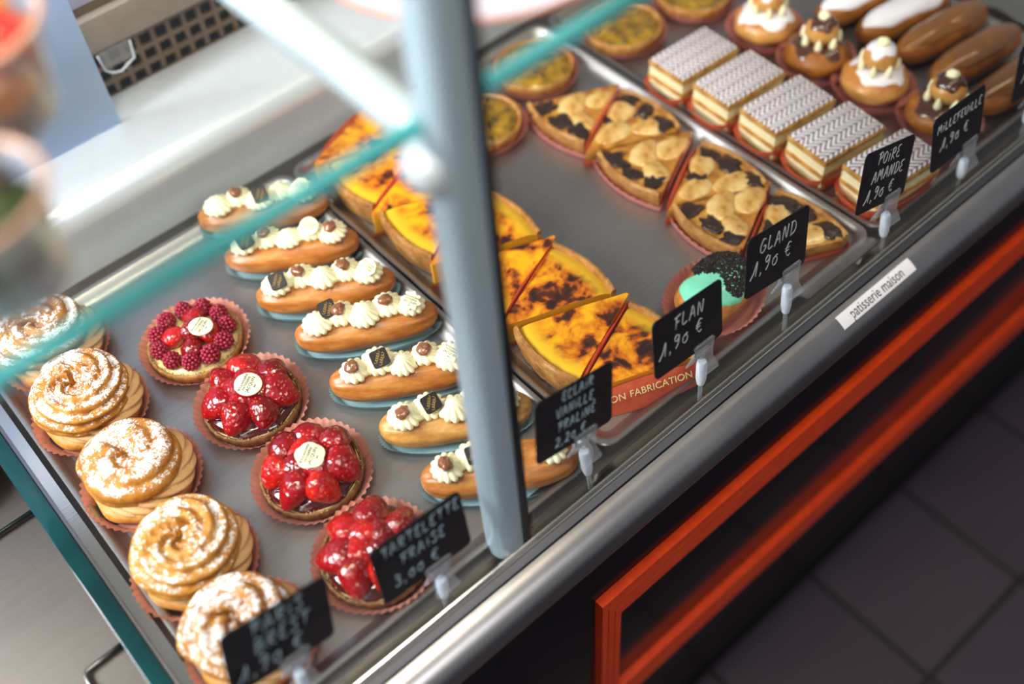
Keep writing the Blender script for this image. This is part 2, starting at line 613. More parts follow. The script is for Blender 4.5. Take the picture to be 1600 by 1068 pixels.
# ------------------------------------------------------------------ floor
fl = put('floor', MB().box((-6, -6, -0.86), (7, 6, -0.826)).mesh('floor', 'floor_grout', False))
tag(fl, kind='structure')
TX, TY = 0.2455, 0.243
tile_me = bbox_mesh('tile', (-TX / 2 + 0.0035, -TY / 2 + 0.0035, -0.010), (TX / 2 - 0.0035, TY / 2 - 0.0035, 0.0), 'floor_tile', 0.0012, 1)
for i in range(-5, 9):
    for j in range(-6, 1):
        o = put('tile', tile_me, fl, (0.844 + TX / 2 + TX * i, 0.1235 + TY / 2 + TY * j, -0.82))

# ------------------------------------------------------------------ display case
X0, X1 = -0.95, 1.95
case = thing('display_case', 'long steel refrigerated pastry display case with black front and orange frame', 'display case', (0, 0, -0.82))
CZ = 0.82


def cpart(name, me, loc=(0, 0, 0), rot=(0, 0, 0)):
    return put(name, me, case, (loc[0], loc[1], loc[2] + CZ), rot)


# deck under the trays
cpart('deck', bbox_mesh('deck', (X0, 0.383, -0.05), (X1, 0.985, -0.012), 'deck_steel', 0.001))
# front inner channel: polished steel falling from the trim to the deck
cpart('inner_lip', MB().extrude_x([(0.3785, 0.006), (0.3800, 0.007), (0.3815, 0.006), (0.3835, -0.004), (0.389, -0.0085), (0.3965, -0.0105), (0.3965, -0.0125), (0.3785, -0.0125)], X0, X1, True).mesh('inner_lip', 'bright_steel', True, 35))
cpart('trim_strip', MB().extrude_x([(0.3735, 0.002), (0.3735, 0.0065), (0.3745, 0.0075), (0.3755, 0.0065), (0.3755, 0.002)], X0, X1, True).mesh('trim_strip', 'bright_steel', True, 40))
cpart('rail_band', MB().extrude_x([(0.3665, -0.03), (0.3665, 0.0012), (0.3672, 0.0018), (0.3785, 0.0045), (0.3785, -0.03)], X0, X1, True).mesh('rail_band', 'band_steel', True, 35))
prof = []
for k in range(25):
    a = math.radians(90 + 175 * k / 24)
    prof.append((0.3648 + 0.0305 * math.cos(a), -0.0300 + 0.0305 * math.sin(a)))
prof += [(0.3648, -0.058)]
cpart('front_rail', MB().extrude_x(prof + [(0.3655, -0.055), (0.3655, -0.002)], X0, X1, True).mesh('front_rail', 'rail_steel', True, 45))
# black front and plinth
cpart('front_panel', bbox_mesh('front_panel', (X0, 0.3455, -0.56), (X1, 0.383, -0.061), 'black_panel', 0.001))
cpart('plinth', bbox_mesh('plinth', (X0, 0.366, -0.82), (X1, 0.383, -0.56), 'plinth_black', 0.001))
# orange frame: ridged bars with a mitred corner
YF = 0.335


def ridged(name, a, b, wdir, w, d):
    """bar from a to b; ridges run along it; front faces -y; wdir is the direction across the face"""
    a = Vector(a); b = Vector(b); wd = Vector(wdir)
    prof = [(0, d)]
    for k in range(3):
        c0 = w * (k / 3.0); c1 = w * ((k + 1) / 3.0)
        prof += [(c0 + 0.0008, 0.0), (c1 - 0.0008, 0.0)]
        if k < 2: prof += [(c1 - 0.0004, 0.0022), (c1 + 0.0004, 0.0022)]
    prof += [(w, d)]
    n = len(prof)
    ax = (b - a).normalized()
    va = []; vb = []
    for s, y in prof:
        va.append(a + wd * s + Vector((0, y, 0)) + ax * s * ridged.ma)
        vb.append(b + wd * s + Vector((0, y, 0)) - ax * s * ridged.mb)
    f = [(i, (i + 1) % n, n + (i + 1) % n, n + i) for i in range(n)] + [tuple(range(n - 1, -1, -1)), tuple(range(n, 2 * n))]
    me = MB().add(va + vb, f).mesh(name, 'orange_lacquer', False)
    bm = bmesh.new(); bm.from_mesh(me); bmesh.ops.recalc_face_normals(bm, faces=bm.faces); bm.to_mesh(me); bm.free()
    return me


ridged.ma, ridged.mb = 0.54, 0.0
cpart('frame_bar', ridged('frame_bar', (0.330, YF, -0.139), (X1, YF, -0.139), (0, 0, -1), 0.054, 0.0105))
cpart('frame_bar', ridged('frame_bar', (0.330, YF, -0.470), (X1, YF, -0.470), (0, 0, 1), 0.054, 0.0105))
ridged.ma, ridged.mb = 1.85, 1.85
cpart('frame_upright', ridged('frame_upright', (0.330, YF, -0.470), (0.330, YF, -0.139), (1, 0, 0), 0.029, 0.0105))

# back of the well: rounded white hood, perforated air grille and beam
prof = [(0.985, -0.05), (0.985, -0.012), (0.990, 0.010), (0.9925, 0.03)]
for k in range(13):
    a = math.radians(180 - 85 * k / 12)
    prof.append((1.0275 + 0.035 * math.cos(a), 0.044 + 0.035 * math.sin(a)))
prof += [(1.12, 0.081), (1.128, 0.081), (1.128, -0.05)]
cpart('back_hood', MB().extrude_x(prof, X0, X1, True).mesh('back_hood', 'white_enamel', True, 40))


def grille():
    mb = MB(); y0, y1 = 1.130, 1.134
    pitch, hole = 0.0208, 0.0150
    x = X0; cols = int((X1 - X0) / pitch)
    zs = [0.075]
    z = 0.082
    rows = 4
    zl = [0.0725, 0.0795]
    mb.box((X0, y0, 0.06), (X1, y1, 0.080))
    top = 0.080 + rows * pitch
    for r in range(rows):
        zb = 0.080 + r * pitch
        mb.box((X0, y0, zb + hole), (X1, y1, zb + pitch))
        for c in range(cols + 1):
            xa = X0 + c * pitch
            mb.box((xa + hole, y0, zb), (xa + pitch, y1, zb + hole))
    mb.box((X0, y0, top), (X1, y1, 0.20))
    return mb.mesh('air_grille', 'grille_brown', False)


cpart('air_grille', grille())
cpart('grille_cavity', bbox_mesh('grille_cavity', (X0, 1.165, 0.05), (X1, 1.175, 0.20), 'dark_cavity', 0.0005))
cpart('grille_floor', bbox_mesh('grille_floor', (X0, 1.129, 0.04), (X1, 1.165, 0.055), 'grille_brown', 0.0005))
cpart('back_beam', bbox_mesh('back_beam', (X0, 1.115, 0.150), (X1, 1.1295, 0.192), 'beige_metal', 0.002))
cpart('rear_worktop', bbox_mesh('rear_worktop', (X0, 1.1295, 0.200), (X1, 1.75, 0.22), 'lilac_top', 0.003))
cpart('rear_panel', bbox_mesh('rear_panel', (X0, 1.1755, -0.82), (X1, 1.74, 0.2), 'beige_metal', 0.003))
cpart('hook_plate', bbox_mesh('hook_plate', (0.283, 1.112, 0.128), (0.322, 1.1145, 0.150), 'clear_plastic', 0.0008))
cpart('hook_loop', MB().tube([(0.281, 1.110, 0.150), (0.283, 1.108, 0.130), (0.290, 1.107, 0.124), (0.300, 1.107, 0.121), (0.308, 1.107, 0.125), (0.320, 1.108, 0.129), (0.323, 1.110, 0.150)], 0.0014, 8).mesh('hook_loop', 'collar_white'))

# post with a black strip down its right edge, shelf bracket, lamp bar over the front glass
pp = [(0.2650 + 0.0165 * math.copysign(abs(math.cos(a)) ** 0.8, math.cos(a)), 0.396 + 0.0165 * math.copysign(abs(math.sin(a)) ** 0.9, math.sin(a))) for a in [2 * PI * k / 48 for k in range(48)]]
cpart('post', MB().prism(pp, 0.002, 0.84).mesh('post', 'post_steel', True, 50))
cpart('post_strip', bbox_mesh('post_strip', (0.2760, 0.381, 0.004), (0.2842, 0.393, 0.84), 'post_strip_black', 0.001))
cpart('shelf_bracket', MB().tube([(0.262, 0.40, 0.481), (0.262, 0.41, 0.481), (0.262, 0.80, 0.481), (0.262, 0.805, 0.481)], [0.013, 0.0145, 0.0145, 0.013], 20).mesh('shelf_bracket', 'bracket_steel', True, 60))
cpart('bracket_boss', MB().lathe([(0.0, -0.016), (0.012, -0.0155), (0.0175, -0.010), (0.0185, 0.0), (0.0175, 0.010), (0.012, 0.0155), (0.0, 0.016)], 24, cap0=False, cap1=False).mesh('bracket_boss', 'bracket_steel'), (0.2555, 0.402, 0.468), (PI / 2, 0, 0))
for xa, xb in ((X0, 0.2450), (0.2845, X1)):
    cpart('front_glass', bbox_mesh('front_glass', (xa, 0.3762, 0.0048), (xb, 0.3785, 0.84), 'clear_glass', 0.0004, 1))
cpart('top_bar', bbox_mesh('top_bar', (X0, 0.375, 0.84), (X1, 0.415, 0.865), 'post_steel', 0.003))

# ------------------------------------------------------------------ rear sliding door, glass shelf, side divider
door = thing('sliding_door', 'glass sliding door pane with painted pale blue sky reflection, standing on the white hood', 'glass door', (0, 1.08, 0.0815))
put('pane', bbox_mesh('pane', (-0.45, -0.003, 0.0), (0.268, 0.003, 0.40), 'sky_tint_glass', 0.0008), door)

shelf = thing('glass_shelf', 'clear glass shelf with teal front edge carried by the steel bracket', 'shelf', (0, 0.40, 0.497))
put('pane', bbox_mesh('pane', (X0 + 0.02, 0.0035, 0.0), (1.6, 0.40, 0.011), 'shelf_glass', 0.0008), shelf)
put('polished_edge', bbox_mesh('polished_edge', (X0 + 0.02, -0.003, 0.0), (1.6, 0.0035, 0.011), 'teal_edge', 0.001), shelf)

div = thing('side_divider', 'low glass divider with dark teal edge left of the cream puff tray', 'divider', (0, 0, -0.012))
put('glass_strip', bbox_mesh('glass_strip', (-0.047, 0.392, 0.002), (-0.0308, 0.98, 0.030), 'deep_teal_edge', 0.0012), div)
put('channel', MB().prism([(-0.0305, 0.392), (-0.0155, 0.392), (-0.0155, 0.98), (-0.0305, 0.98)], 0.0, 0.016).mesh('channel', 'bright_steel', False), div)
put('channel_lip', bbox_mesh('channel_lip', (-0.0305, 0.392, 0.016), (-0.0270, 0.98, 0.026), 'rail_steel', 0.0006), div)


# ------------------------------------------------------------------ trays
def tray(name, label, x0, x1, y0=0.3985, y1=0.945):
    cx, cy = (x0 + x1) / 2, (y0 + y1) / 2; w, d = x1 - x0, y1 - y0
    t = thing(name, label, 'tray', (cx, cy, -0.0118), 0, 'baking trays in the display case')
    mb = MB()
    specs = [(-0.017, 0.0, 0.012), (-0.0185, 0.0115, 0.012), (-0.016, 0.0118, 0.013), (-0.0135, 0.0122, 0.014)]
    rings = [(-0.020, 0.0118, 0.008), (-0.0145, 0.0132, 0.011), (-0.0105, 0.0175, 0.014), (-0.0075, 0.0225, 0.016), (-0.0045, 0.0240, 0.018), (-0.0010, 0.0238, 0.019), (-0.0005, 0.0215, 0.019), (-0.003, 0.0222, 0.018), (-0.006, 0.0210, 0.017), (-0.009, 0.0165, 0.015), (-0.013, 0.0, 0.012)]
    pts = [[(x, y, z) for x, y in rrect(w + 2 * o, d + 2 * o, max(r, 0.004), 6)] for o, z, r in rings]
    n = len(pts[0])
    mb.grid(n, len(pts), lambda i, j: pts[j][i], cu=True)
    mb.f.append(tuple(range(n)))
    mb.f.append(tuple((len(pts) - 1) * n + i for i in reversed(range(n))))
    put('pan', mb.mesh('pan', 'tray_steel', True, 40), t)
    return t


tray('baking_tray', 'steel tray of cream puff rings, berry tarts and cream-topped eclairs', -0.010, 0.3915)
tray('baking_tray', 'steel tray of flan slices and pear slices', 0.3935, 0.802)
tray('baking_tray', 'steel tray of feather-iced pastry slices and iced eclairs', 0.806, 1.214)
tray('baking_tray', 'dark empty tray at the far right behind the brown iced eclairs', 1.232, 1.64)


# ------------------------------------------------------------------ shared bits
def cup_mesh(name, rx, ry, h, mat, n=46, base=0.80, amp=0.022, sq=2.0):
    mb = MB(); per = 4; N = n * per
    prof = [(0.0, 0.0), (base * 0.6, 0.0), (base * 0.98, 0.0), (base + 0.02, 0.0006), (base + 0.30 * (1 - base), 0.35 * h), (base + 0.68 * (1 - base), 0.72 * h), (1.0, h)]

    def fn(i, j):
        a = 2 * PI * i / N; r, z = prof[j]
        k = max(0.0, (r - base)) / (1 - base)
        w = 1 + amp * k * math.cos(n * a)
        c, s = math.cos(a), math.sin(a)
        q = (abs(c) ** sq + abs(s) ** sq) ** (-1.0 / sq)
        wob = 1 + 0.012 * k * math.sin(3 * a + 0.7)
        return (rx * r * w * q * c * wob, ry * r * w * q * s * wob, z + 0.0004 * k * math.cos(n * a) + 0.001 * k * math.sin(5 * a))
    mb.grid(N, len(prof), fn, cu=True)
    return mb.mesh(name, mat)


CUP_PINK = cup_mesh('paper_cup', 0.0585, 0.0585, 0.0155, 'pink_paper')
CUP_PINK_S = cup_mesh('paper_cup', 0.0505, 0.0505, 0.017, 'rose_paper', 42)
CUP_BLUE = cup_mesh('paper_cup', 0.0780, 0.0295, 0.009, 'blue_paper', 60, 0.86, 0.014, 2.4)
CUP_MILLE = cup_mesh('paper_cup', 0.061, 0.0365, 0.022, 'red_paper', 50, 0.84, 0.014, 3.2)


def blob(name, rx, ry, rz, mat, seed=0, amp=0.12, freq=2.2, nu=24, nv=14, flat=None):
    mb = MB()

    def fn(i, j):
        a = 2 * PI * i / nu; b = PI * (j + 0.02) / (nv - 1 + 0.04) - PI / 2
        p = (math.cos(b) * math.cos(a), math.cos(b) * math.sin(a), math.sin(b))
        k = 1 + amp * nz(p, freq, seed)
        z = p[2] * rz * k
        if flat is not None: z = max(z, flat)
        return (p[0] * rx * k, p[1] * ry * k, z)
    mb.grid(nu, nv, fn, cu=True, cap0=True, cap1=True)
    return mb.mesh(name, mat)


# ------------------------------------------------------------------ choux rings (cream puff rings)
def swirl(name, mat, R0, R1, rt, turns, seed, amp=0.13, lobes=9, squash=0.8, twist=0.35, start=0.0, lift=0.0):
    mb = MB(); nu, nv = 54, int(96 * turns)

    def fn(i, j):
        t = j / (nv - 1); th = start + 2 * PI * turns * t
        ph = 2 * PI * i / nu
        e = min(1, t / 0.10, (1 - t) / 0.07)
        e = max(0.05, e) ** 0.5
        rho = R0 + (R1 - R0) * t
        s = abs(math.sin(lobes * 0.5 * (ph + twist * th)))
        rr = rt * e * (1 + amp * 0.35 - amp * (1 - s) ** 1.6)
        rr *= 1 + 0.07 * nz((math.cos(th), math.sin(th), 0), 1.7, seed)
        x = rr * math.cos(ph); z = rr * math.sin(ph) * squash
        r = rho + x
        if r < 0.001: r = 0.001
        return (r * math.cos(th), r * math.sin(th), z + lift * (1 - t) * rt)
    mb.grid(nu, nv, fn, cu=True, cap0=True, cap1=True)
    return mb.mesh(name, mat)


PB = [((0.060, 0.888), 2.2, 'choux_sugar', 'large dusted choux ring farthest back, crossed by the teal shelf edge', 0.40, 9),
      ((0.052, 0.790), 0.6, 'choux_sugar', 'deeply ridged dusted choux ring, second from the back of its row', 0.42, 12),
      ((0.050, 0.680), 1.3, 'choux_sugar', 'smoothest and brownest dusted choux ring, middle one of its row', 0.18, 6),
      ((0.042, 0.568), 0.2, 'choux_sugar_light', 'dusted choux ring second from the front of its row, with many curling grooves', 0.42, 11),
      ((0.040, 0.468), 1.6, 'choux_sugar', 'frontmost dusted choux ring, partly hidden by its black price card', 0.36, 8)]
for k, ((x, y), st, mat, lab, amp, lob) in enumerate(PB):
    t = thing('choux_ring', lab, 'pastry', (x, y, 0.0003), 0, 'cream-filled choux rings')
    put('paper_cup', CUP_PINK, t, rot=(0, 0, k))
    body = MB().lathe([(0.0, 0.0015), (0.040, 0.0015), (0.047, 0.006), (0.0485, 0.013), (0.046, 0.020), (0.0, 0.021)], 64, lambda a, j, r, z: 1 + 0.025 * math.sin(7 * a + k) + 0.02 * nz((math.cos(a), math.sin(a), z * 40), 3, k))
    put('choux_base', body.mesh('choux_base', 'choux_base'), t)
    put('cream', swirl('cream', 'butter_cream', 0.026, 0.029, 0.0195, 1.05, k + 9, 0.35, 9, 0.62, 1.4, st), t, (0.005, -0.001, 0.0225))
    put('choux_top', swirl('choux_top', mat, 0.0170, 0.0280, 0.0235, 1.28, k, amp, lob, 0.84, 0.30, st, 0.25), t, (-0.003, 0.003, 0.0365))
    put('choux_heart', blob('choux_heart', 0.016, 0.015, 0.010, mat, k, 0.25), t, (-0.002, 0.002, 0.040))

# ------------------------------------------------------------------ berry tarts
def straw_mesh(mat, seed):
    mb = MB(); nu, nv = 24, 16
    prof = []
    for j in range(nv):
        t = j / (nv - 1)
        z = -0.0125 + 0.027 * t
        r = 0.0116 * (math.sin(PI * min(1, (t * 0.97 + 0.03)) ** 0.66)) ** 0.62
        prof.append((max(r, 0.0004), z))
    mb.lathe(prof, nu, lambda a, j, r, z: 1 + 0.10 * math.sin(2 * a + seed) + 0.10 * nz((math.cos(a), math.sin(a), z * 90), 1.6, seed))
    return mb.mesh('strawberry', mat)


STRAW = [straw_mesh('strawberry', 1), straw_mesh('strawberry_bright', 2), straw_mesh('strawberry_deep', 3), straw_mesh('strawberry', 4)]


def rasp_mesh():
    mb = MB()
    for row, (z, r, n) in enumerate([(-0.0045, 0.0072, 11), (-0.001, 0.0080, 12), (0.0027, 0.0072, 11), (0.0058, 0.0053, 8), (0.0080, 0.0026, 4), (0.0092, 0.0, 1)]):
        for k in range(n):
            a = 2 * PI * (k + 0.5 * (row % 2)) / n
            cx, cy = r * math.cos(a), r * math.sin(a)
            mb.lathe([(0.0003, -0.0022), (0.0017, -0.0014), (0.00225, 0.0), (0.0017, 0.0014), (0.0003, 0.0022)], 7)
            nn = 5 * 7
            for q in range(len(mb.v) - nn, len(mb.v)):
                v = mb.v[q]; mb.v[q] = (v[0] + cx, v[1] + cy, v[2] + z)
    return mb.mesh('raspberry', 'raspberry')


RASP = rasp_mesh()


def shell_mesh(mat, R=0.0505, h=0.017, seed=0):
    prof = [(0.0, 0.0012), (R * 0.90, 0.0012), (R * 0.97, 0.004), (R, h * 0.7), (R * 1.005, h), (R * 0.975, h + 0.0012), (R * 0.945, h), (R * 0.92, h - 0.005), (0.0, h - 0.006)]
    return MB().lathe(prof, 90, lambda a, j, r, z: 1 + (0.012 * math.cos(30 * a) if 2 <= j <= 4 else 0) + 0.012 * nz((math.cos(a), math.sin(a), z * 30), 4, seed)).mesh('pastry_shell', mat)


DISC_TXT = [text_mesh('BOULANGERIE', 0.0030, 'ink'), text_mesh('PATISSERIE', 0.0033, 'ink'), text_mesh('JACQUIN', 0.0043, 'ink'), text_mesh('BIM', 0.0022, 'ink')]


def plaque(parent, loc, rot, shape='round', R=0.0125, s=1.0, name='chocolate_disc'):
    n = 40; poly = []
    for k in range(n):
        a = 2 * PI * k / n
        if shape == 'round': r = R
        elif shape == 'scallop': r = R * (0.97 + 0.10 * abs(math.sin(2.5 * a + 0.4)))
        elif shape == 'star': r = R * (0.92 + 0.14 * math.cos(8 * a))
        else:
            q = a % (PI / 4) - PI / 8; r = R * math.cos(PI / 8) / math.cos(q)
        poly.append((r * math.cos(a), r * math.sin(a)))
    me = bevel_mesh(MB().prism(poly, 0.0, 0.0018).mesh(name, 'white_choc', False), 0.0005, 2, 60)
    d = put(name, me, parent, loc, rot)
    k = R / 0.0125 * s
    for tm, y in zip(DISC_TXT, (0.0050, 0.0016, -0.0022, -0.0066)):
        put('lettering', tm, d, (0, y * k, 0.0018), (0, 0, 0), k)
    return d


nut_rng = random.Random(4)


def nut_mesh(R, z, n, mat='nut', rs=0.0011, arc=(0, 2 * PI)):
    mb = MB()
    for k in range(n):
        a = nut_rng.uniform(*arc); r = R + nut_rng.uniform(-0.0018, 0.0018); s = rs * nut_rng.uniform(0.6, 1.3)
        cx, cy, cz = r * math.cos(a), r * math.sin(a), z + nut_rng.uniform(-0.0015, 0.001)
        v = [(cx + s * nut_rng.uniform(.7, 1.3) * dx, cy + s * nut_rng.uniform(.7, 1.3) * dy, cz + s * nut_rng.uniform(.7, 1.3) * dz) for dx, dy, dz in ((1, 0, 0), (-1, 0, 0), (0, 1, 0), (0, -1, 0), (0, 0, 1), (0, 0, -1))]
        mb.add(v, [(0, 2, 4), (2, 1, 4), (1, 3, 4), (3, 0, 4), (2, 0, 5), (1, 2, 5), (3, 1, 5), (0, 3, 5)])
    return mb.mesh('chopped_nuts', mat, False)


TARTS = [((0.175, 0.791), 'rasp', 'round', 'raspberry tart with a round chocolate seal, farthest back of the berry tarts'),
         ((0.177, 0.683), 'straw', 'round', 'glazed strawberry tart with a round chocolate seal, just in front of the raspberry tart'),
         ((0.175, 0.573), 'straw', 'scallop', 'glazed strawberry tart with a scalloped chocolate seal'),
         ((0.167, 0.461), 'straw', None, 'frontmost glazed strawberry tart, half covered by its black price card')]
for k, ((x, y), kind, seal, lab) in enumerate(TARTS):
    rng = random.Random(20 + k)
    t = thing('berry_tart', lab, 'tart', (x, y, 0.0003), 0, 'red berry tarts')
    put('paper_cup', CUP_PINK, t, rot=(0, 0, 0.3 * k))
    put('pastry_shell', shell_mesh('crust' if kind == 'rasp' else 'crust_dark', 0.0495, 0.016, k), t)
    put('custard', MB().lathe([(0.0, 0.0100), (0.0462, 0.0100), (0.0458, 0.0145), (0.030, 0.018), (0.0, 0.0195)], 48, cap0=False, cap1=False).mesh('custard', 'custard'), t)
    tag(put('chopped_nuts', nut_mesh(0.0475, 0.0175, 260 if kind == 'rasp' else 90), t), kind='stuff')
    ang0 = rng.uniform(0, 1)
    if kind == 'rasp':
        for q in range(11):
            a = 2 * PI * q / 11 + 0.15
            if q == 8: pass
            put('raspberry', RASP, t, (0.0365 * math.cos(a), 0.0365 * math.sin(a), 0.0255), (rng.uniform(-.35, .35), rng.uniform(-.35, .35), rng.uniform(0, 6)), rng.uniform(0.98, 1.12))
        inner = [(0.017, 2.6), (0.019, 4.2), (0.019, 0.9), (0.016, 5.6), (0.002, 0)]
        for q, (rr, a) in enumerate(inner):
            put('strawberry', STRAW[(q + 1) % 3], t, (rr * math.cos(a), rr * math.sin(a), 0.0265 + (0.004 if rr < 0.01 else 0)), (1.25, 0, a - PI / 2 + rng.uniform(-.3, .3)), 1.0)
        plaque(t, (0.0085, -0.0125, 0.0415), (0.10, 0.10, 0.55), seal)
    else:
        nb = 7
        for q in range(nb):
            a = 2 * PI * q / nb + ang0
            s = rng.uniform(1.30, 1.50)
            put('strawberry', STRAW[rng.randrange(4)], t, (0.0315 * math.cos(a), 0.0315 * math.sin(a), 0.0285), (1.95 + rng.uniform(-.35, .35), rng.uniform(-.5, .5), a + PI / 2 + rng.uniform(-.7, .7)), s)
        for q in range(4):
            a = 2 * PI * q / 4 + ang0 + 0.5
            put('strawberry', STRAW[rng.randrange(4)], t, (0.0115 * math.cos(a), 0.0115 * math.sin(a), 0.0335), (1.3 + rng.uniform(-.4, .4), rng.uniform(-.4, .4), a + rng.uniform(-1.5, 1.5)), rng.uniform(1.15, 1.3))
        put('glaze', MB().lathe([(0.0, 0.0245), (0.025, 0.0240), (0.038, 0.0205), (0.0440, 0.0172), (0.0455, 0.0150)], 40, lambda a, j, r, z: 1 + 0.02 * math.sin(8 * a + 8 * ang0), cap0=False, cap1=False).mesh('glaze', 'red_glaze'), t)
        if seal: plaque(t, (0.001, -0.0075, 0.0485), (0.16, 0.02, 0.60), seal, 0.0135)

# ------------------------------------------------------------------ cream-topped eclairs
def eclair_mesh(name, L, W, H, mat, seed, ridge=0.03, nu=36, nv=46):
    mb = MB()

    def fn(i, j):
        t = j / (nv - 1); s = -1 + 2 * t
        u = math.sin(s * PI / 2)
        e = max(0.0, 1 - abs(u) ** 3.4) ** 0.5
        e = max(e, 0.012)
        ph = 2 * PI * i / nu
        c, sn = math.cos(ph), math.sin(ph)
        k = 1 + ridge * math.cos(9 * ph + seed) * abs(u) ** 1.5 + 0.05 * nz((u * 1.5, c, sn), 1.5, seed)
        y = W / 2 * e * k * (abs(c) ** 0.9) * (1 if c > 0 else -1)
        z = H / 2 * (0.25 + 0.75 * e) * k * sn if sn > 0 else H / 2 * e * (abs(sn) ** 0.75) * sn / max(abs(sn), 1e-6) * 0.95
        if e <= 0.02: z *= 0.1
        x = L / 2 * u * (1 - 0.03 * (1 - e) * 0)
        return (x, y, z + H * 0.49 + 0.0015)
    mb.grid(nu, nv, fn, cu=True, cap0=True, cap1=True)
    return mb.mesh(name, mat)


def rosette_mesh(name, R, H, n, twist, sharp, seed):
    mb = MB(); prof = []
    m_ = 12
    for j in range(m_):
        t = j / (m_ - 1)
        r = R * (0.80 + 0.24 * math.sin(PI * min(1, t * 1.5) * 0.9)) * (1 - t ** 2.6) ** 0.62 if t < 1 else 0.0006
        prof.append((max(r, 0.0006), H * t))

    def mod(a, j, r, z):
        t = j / (m_ - 1)
        return 1 + 0.24 * (1 - t * 0.5) * (abs(math.cos(0.5 * n * a + twist * t)) ** sharp - 0.55)
    mb.lathe(prof, n * 8, mod)
    return mb.mesh(name, 'vanilla_cream')


ROS = [rosette_mesh('cream_rosette', 0.0158, 0.0165, 13, 1.6, 0.8, 1), rosette_mesh('cream_rosette', 0.0150, 0.0185, 11, 0.9, 0.9, 2), rosette_mesh('cream_rosette', 0.0165, 0.0180, 14, 2.2, 0.8, 3)]
PRAL = [blob('praline_drop', 0.0075, 0.0068, 0.0050, 'praline', s, 0.35, 2.0, 18, 10) for s in (1, 2, 3)]
SQ = bevel_mesh(MB().prism(rrect(0.0175, 0.0175, 0.0028, 3), 0, 0.0018).mesh('chocolate_square', 'dark_choc', False), 0.0004, 1, 60)


def script_mesh():
    mb = MB()
    for row, y0 in enumerate((0.0022, -0.0026)):
        pts = []
        for k in range(40):
            t = k / 39.0
            pts.append((-0.0055 + 0.011 * t - 0.0011 * math.sin(t * 30 + row), y0 + 0.0013 * math.cos(t * 30 + row) * (1.5 if k % 13 < 3 else 0.9) + 0.0006 * t, 0.0))
        mb.tube(pts, 0.00027, 4)
    return mb.mesh('gold_script', 'gold_ink')


SCRIPT = script_mesh()
ECL = [((0.333, 0.898), -31.5, 'CPSCW', 'choux_eclair', 'farthest cream-topped eclair, crossed by the teal shelf edge', 'oct'),
       ((0.322, 0.823), -33, 'SPCWP', 'choux_eclair', 'cream-topped eclair second from the back, dark chocolate square at its left end', 'round'),
       ((0.316, 0.748), -33, 'SPCPW', 'choux_eclair', 'cream-topped eclair third from the back, ending in an octagonal white seal', 'oct'),
       ((0.318, 0.677), -30, 'sPCPW', 'choux_eclair', 'cream-topped eclair fourth from the back, with a star-shaped white seal', 'star'),
       ((0.308, 0.600), -32, 'PSCPW', 'choux_eclair', 'cream-topped eclair third from the front, praline drop at its left end', 'star'),
       ((0.312, 0.522), -32, 'PSCWP', 'choux_eclair_pale', 'paler cracked cream-topped eclair second from the front', 'round'),
       ((0.306, 0.449), -32, 'PSC.C', 'choux_eclair', 'frontmost cream-topped eclair, behind the steel post and its price card', 'round')]
for k, ((x, y), ang, seq, mat, lab, sh) in enumerate(ECL):
    rng = random.Random(70 + k)
    t = thing('cream_eclair', lab, 'eclair', (x, y, 0.0003), math.radians(ang), 'cream-topped eclairs')
    put('paper_cup', CUP_BLUE, t)
    put('choux_body', eclair_mesh('choux_body', 0.150, 0.049, 0.037, mat, k, 0.06), t)
    for q, c in enumerate(seq):
        if c == '.': continue
        px = -0.0475 + 0.0240 * q + rng.uniform(-.001, .001)
        pyy = (0.0045 if q % 2 else -0.003) + rng.uniform(-.001, .001)
        ro = put('cream_rosette', ROS[(q + k) % 3], t, (px, pyy, 0.0355), (0, rng.uniform(-.08, .08), rng.uniform(0, 6)), rng.uniform(0.92, 1.03))
        zt = 0.0355 + 0.0165
        if c == 'P':
            put('praline_drop', PRAL[(q + k) % 3], t, (px - 0.001, pyy - 0.003, zt), (0.2, 0, rng.uniform(0, 6)))
        elif c in 'Ss':
            s_ = put('chocolate_square', SQ, t, (px + 0.003 + (0.010 if c == 's' else 0), pyy - 0.006 + (0.012 if c == 's' else 0), zt + 0.001), (math.radians(38), math.radians(-12), math.radians(10 + rng.uniform(-10, 10))))
            put('gold_script', SCRIPT, s_, (0, 0, 0.0018), (0, 0, 0.9))
        elif c == 'W':
            plaque(t, (px + 0.001, pyy - 0.004, zt - 0.0002), (math.radians(25), math.radians(12), math.radians(-40 + rng.uniform(-15, 15))), sh, 0.0105, 0.95, 'chocolate_seal')

# ------------------------------------------------------------------ wedges: flan and pear
def wedge_poly(L, half, off=0.0, n=9, r0=0.0):
    """tip at origin, arc at +x; returns outline tip, lower side, arc, upper side"""
    pts = [(-off * 1.2 + r0, 0.0)]
    a0 = math.atan2(half, L * math.cos(math.asin(half / L)))
    for k in range(n):
        a = -a0 + 2 * a0 * k / (n - 1)
        pts.append(((L + off) * math.cos(a) + 0, (L + off) * math.sin(a) + (off * 0.9 * (1 if a > 0 else -1) if k in (0, n - 1) else 0)))
    return pts


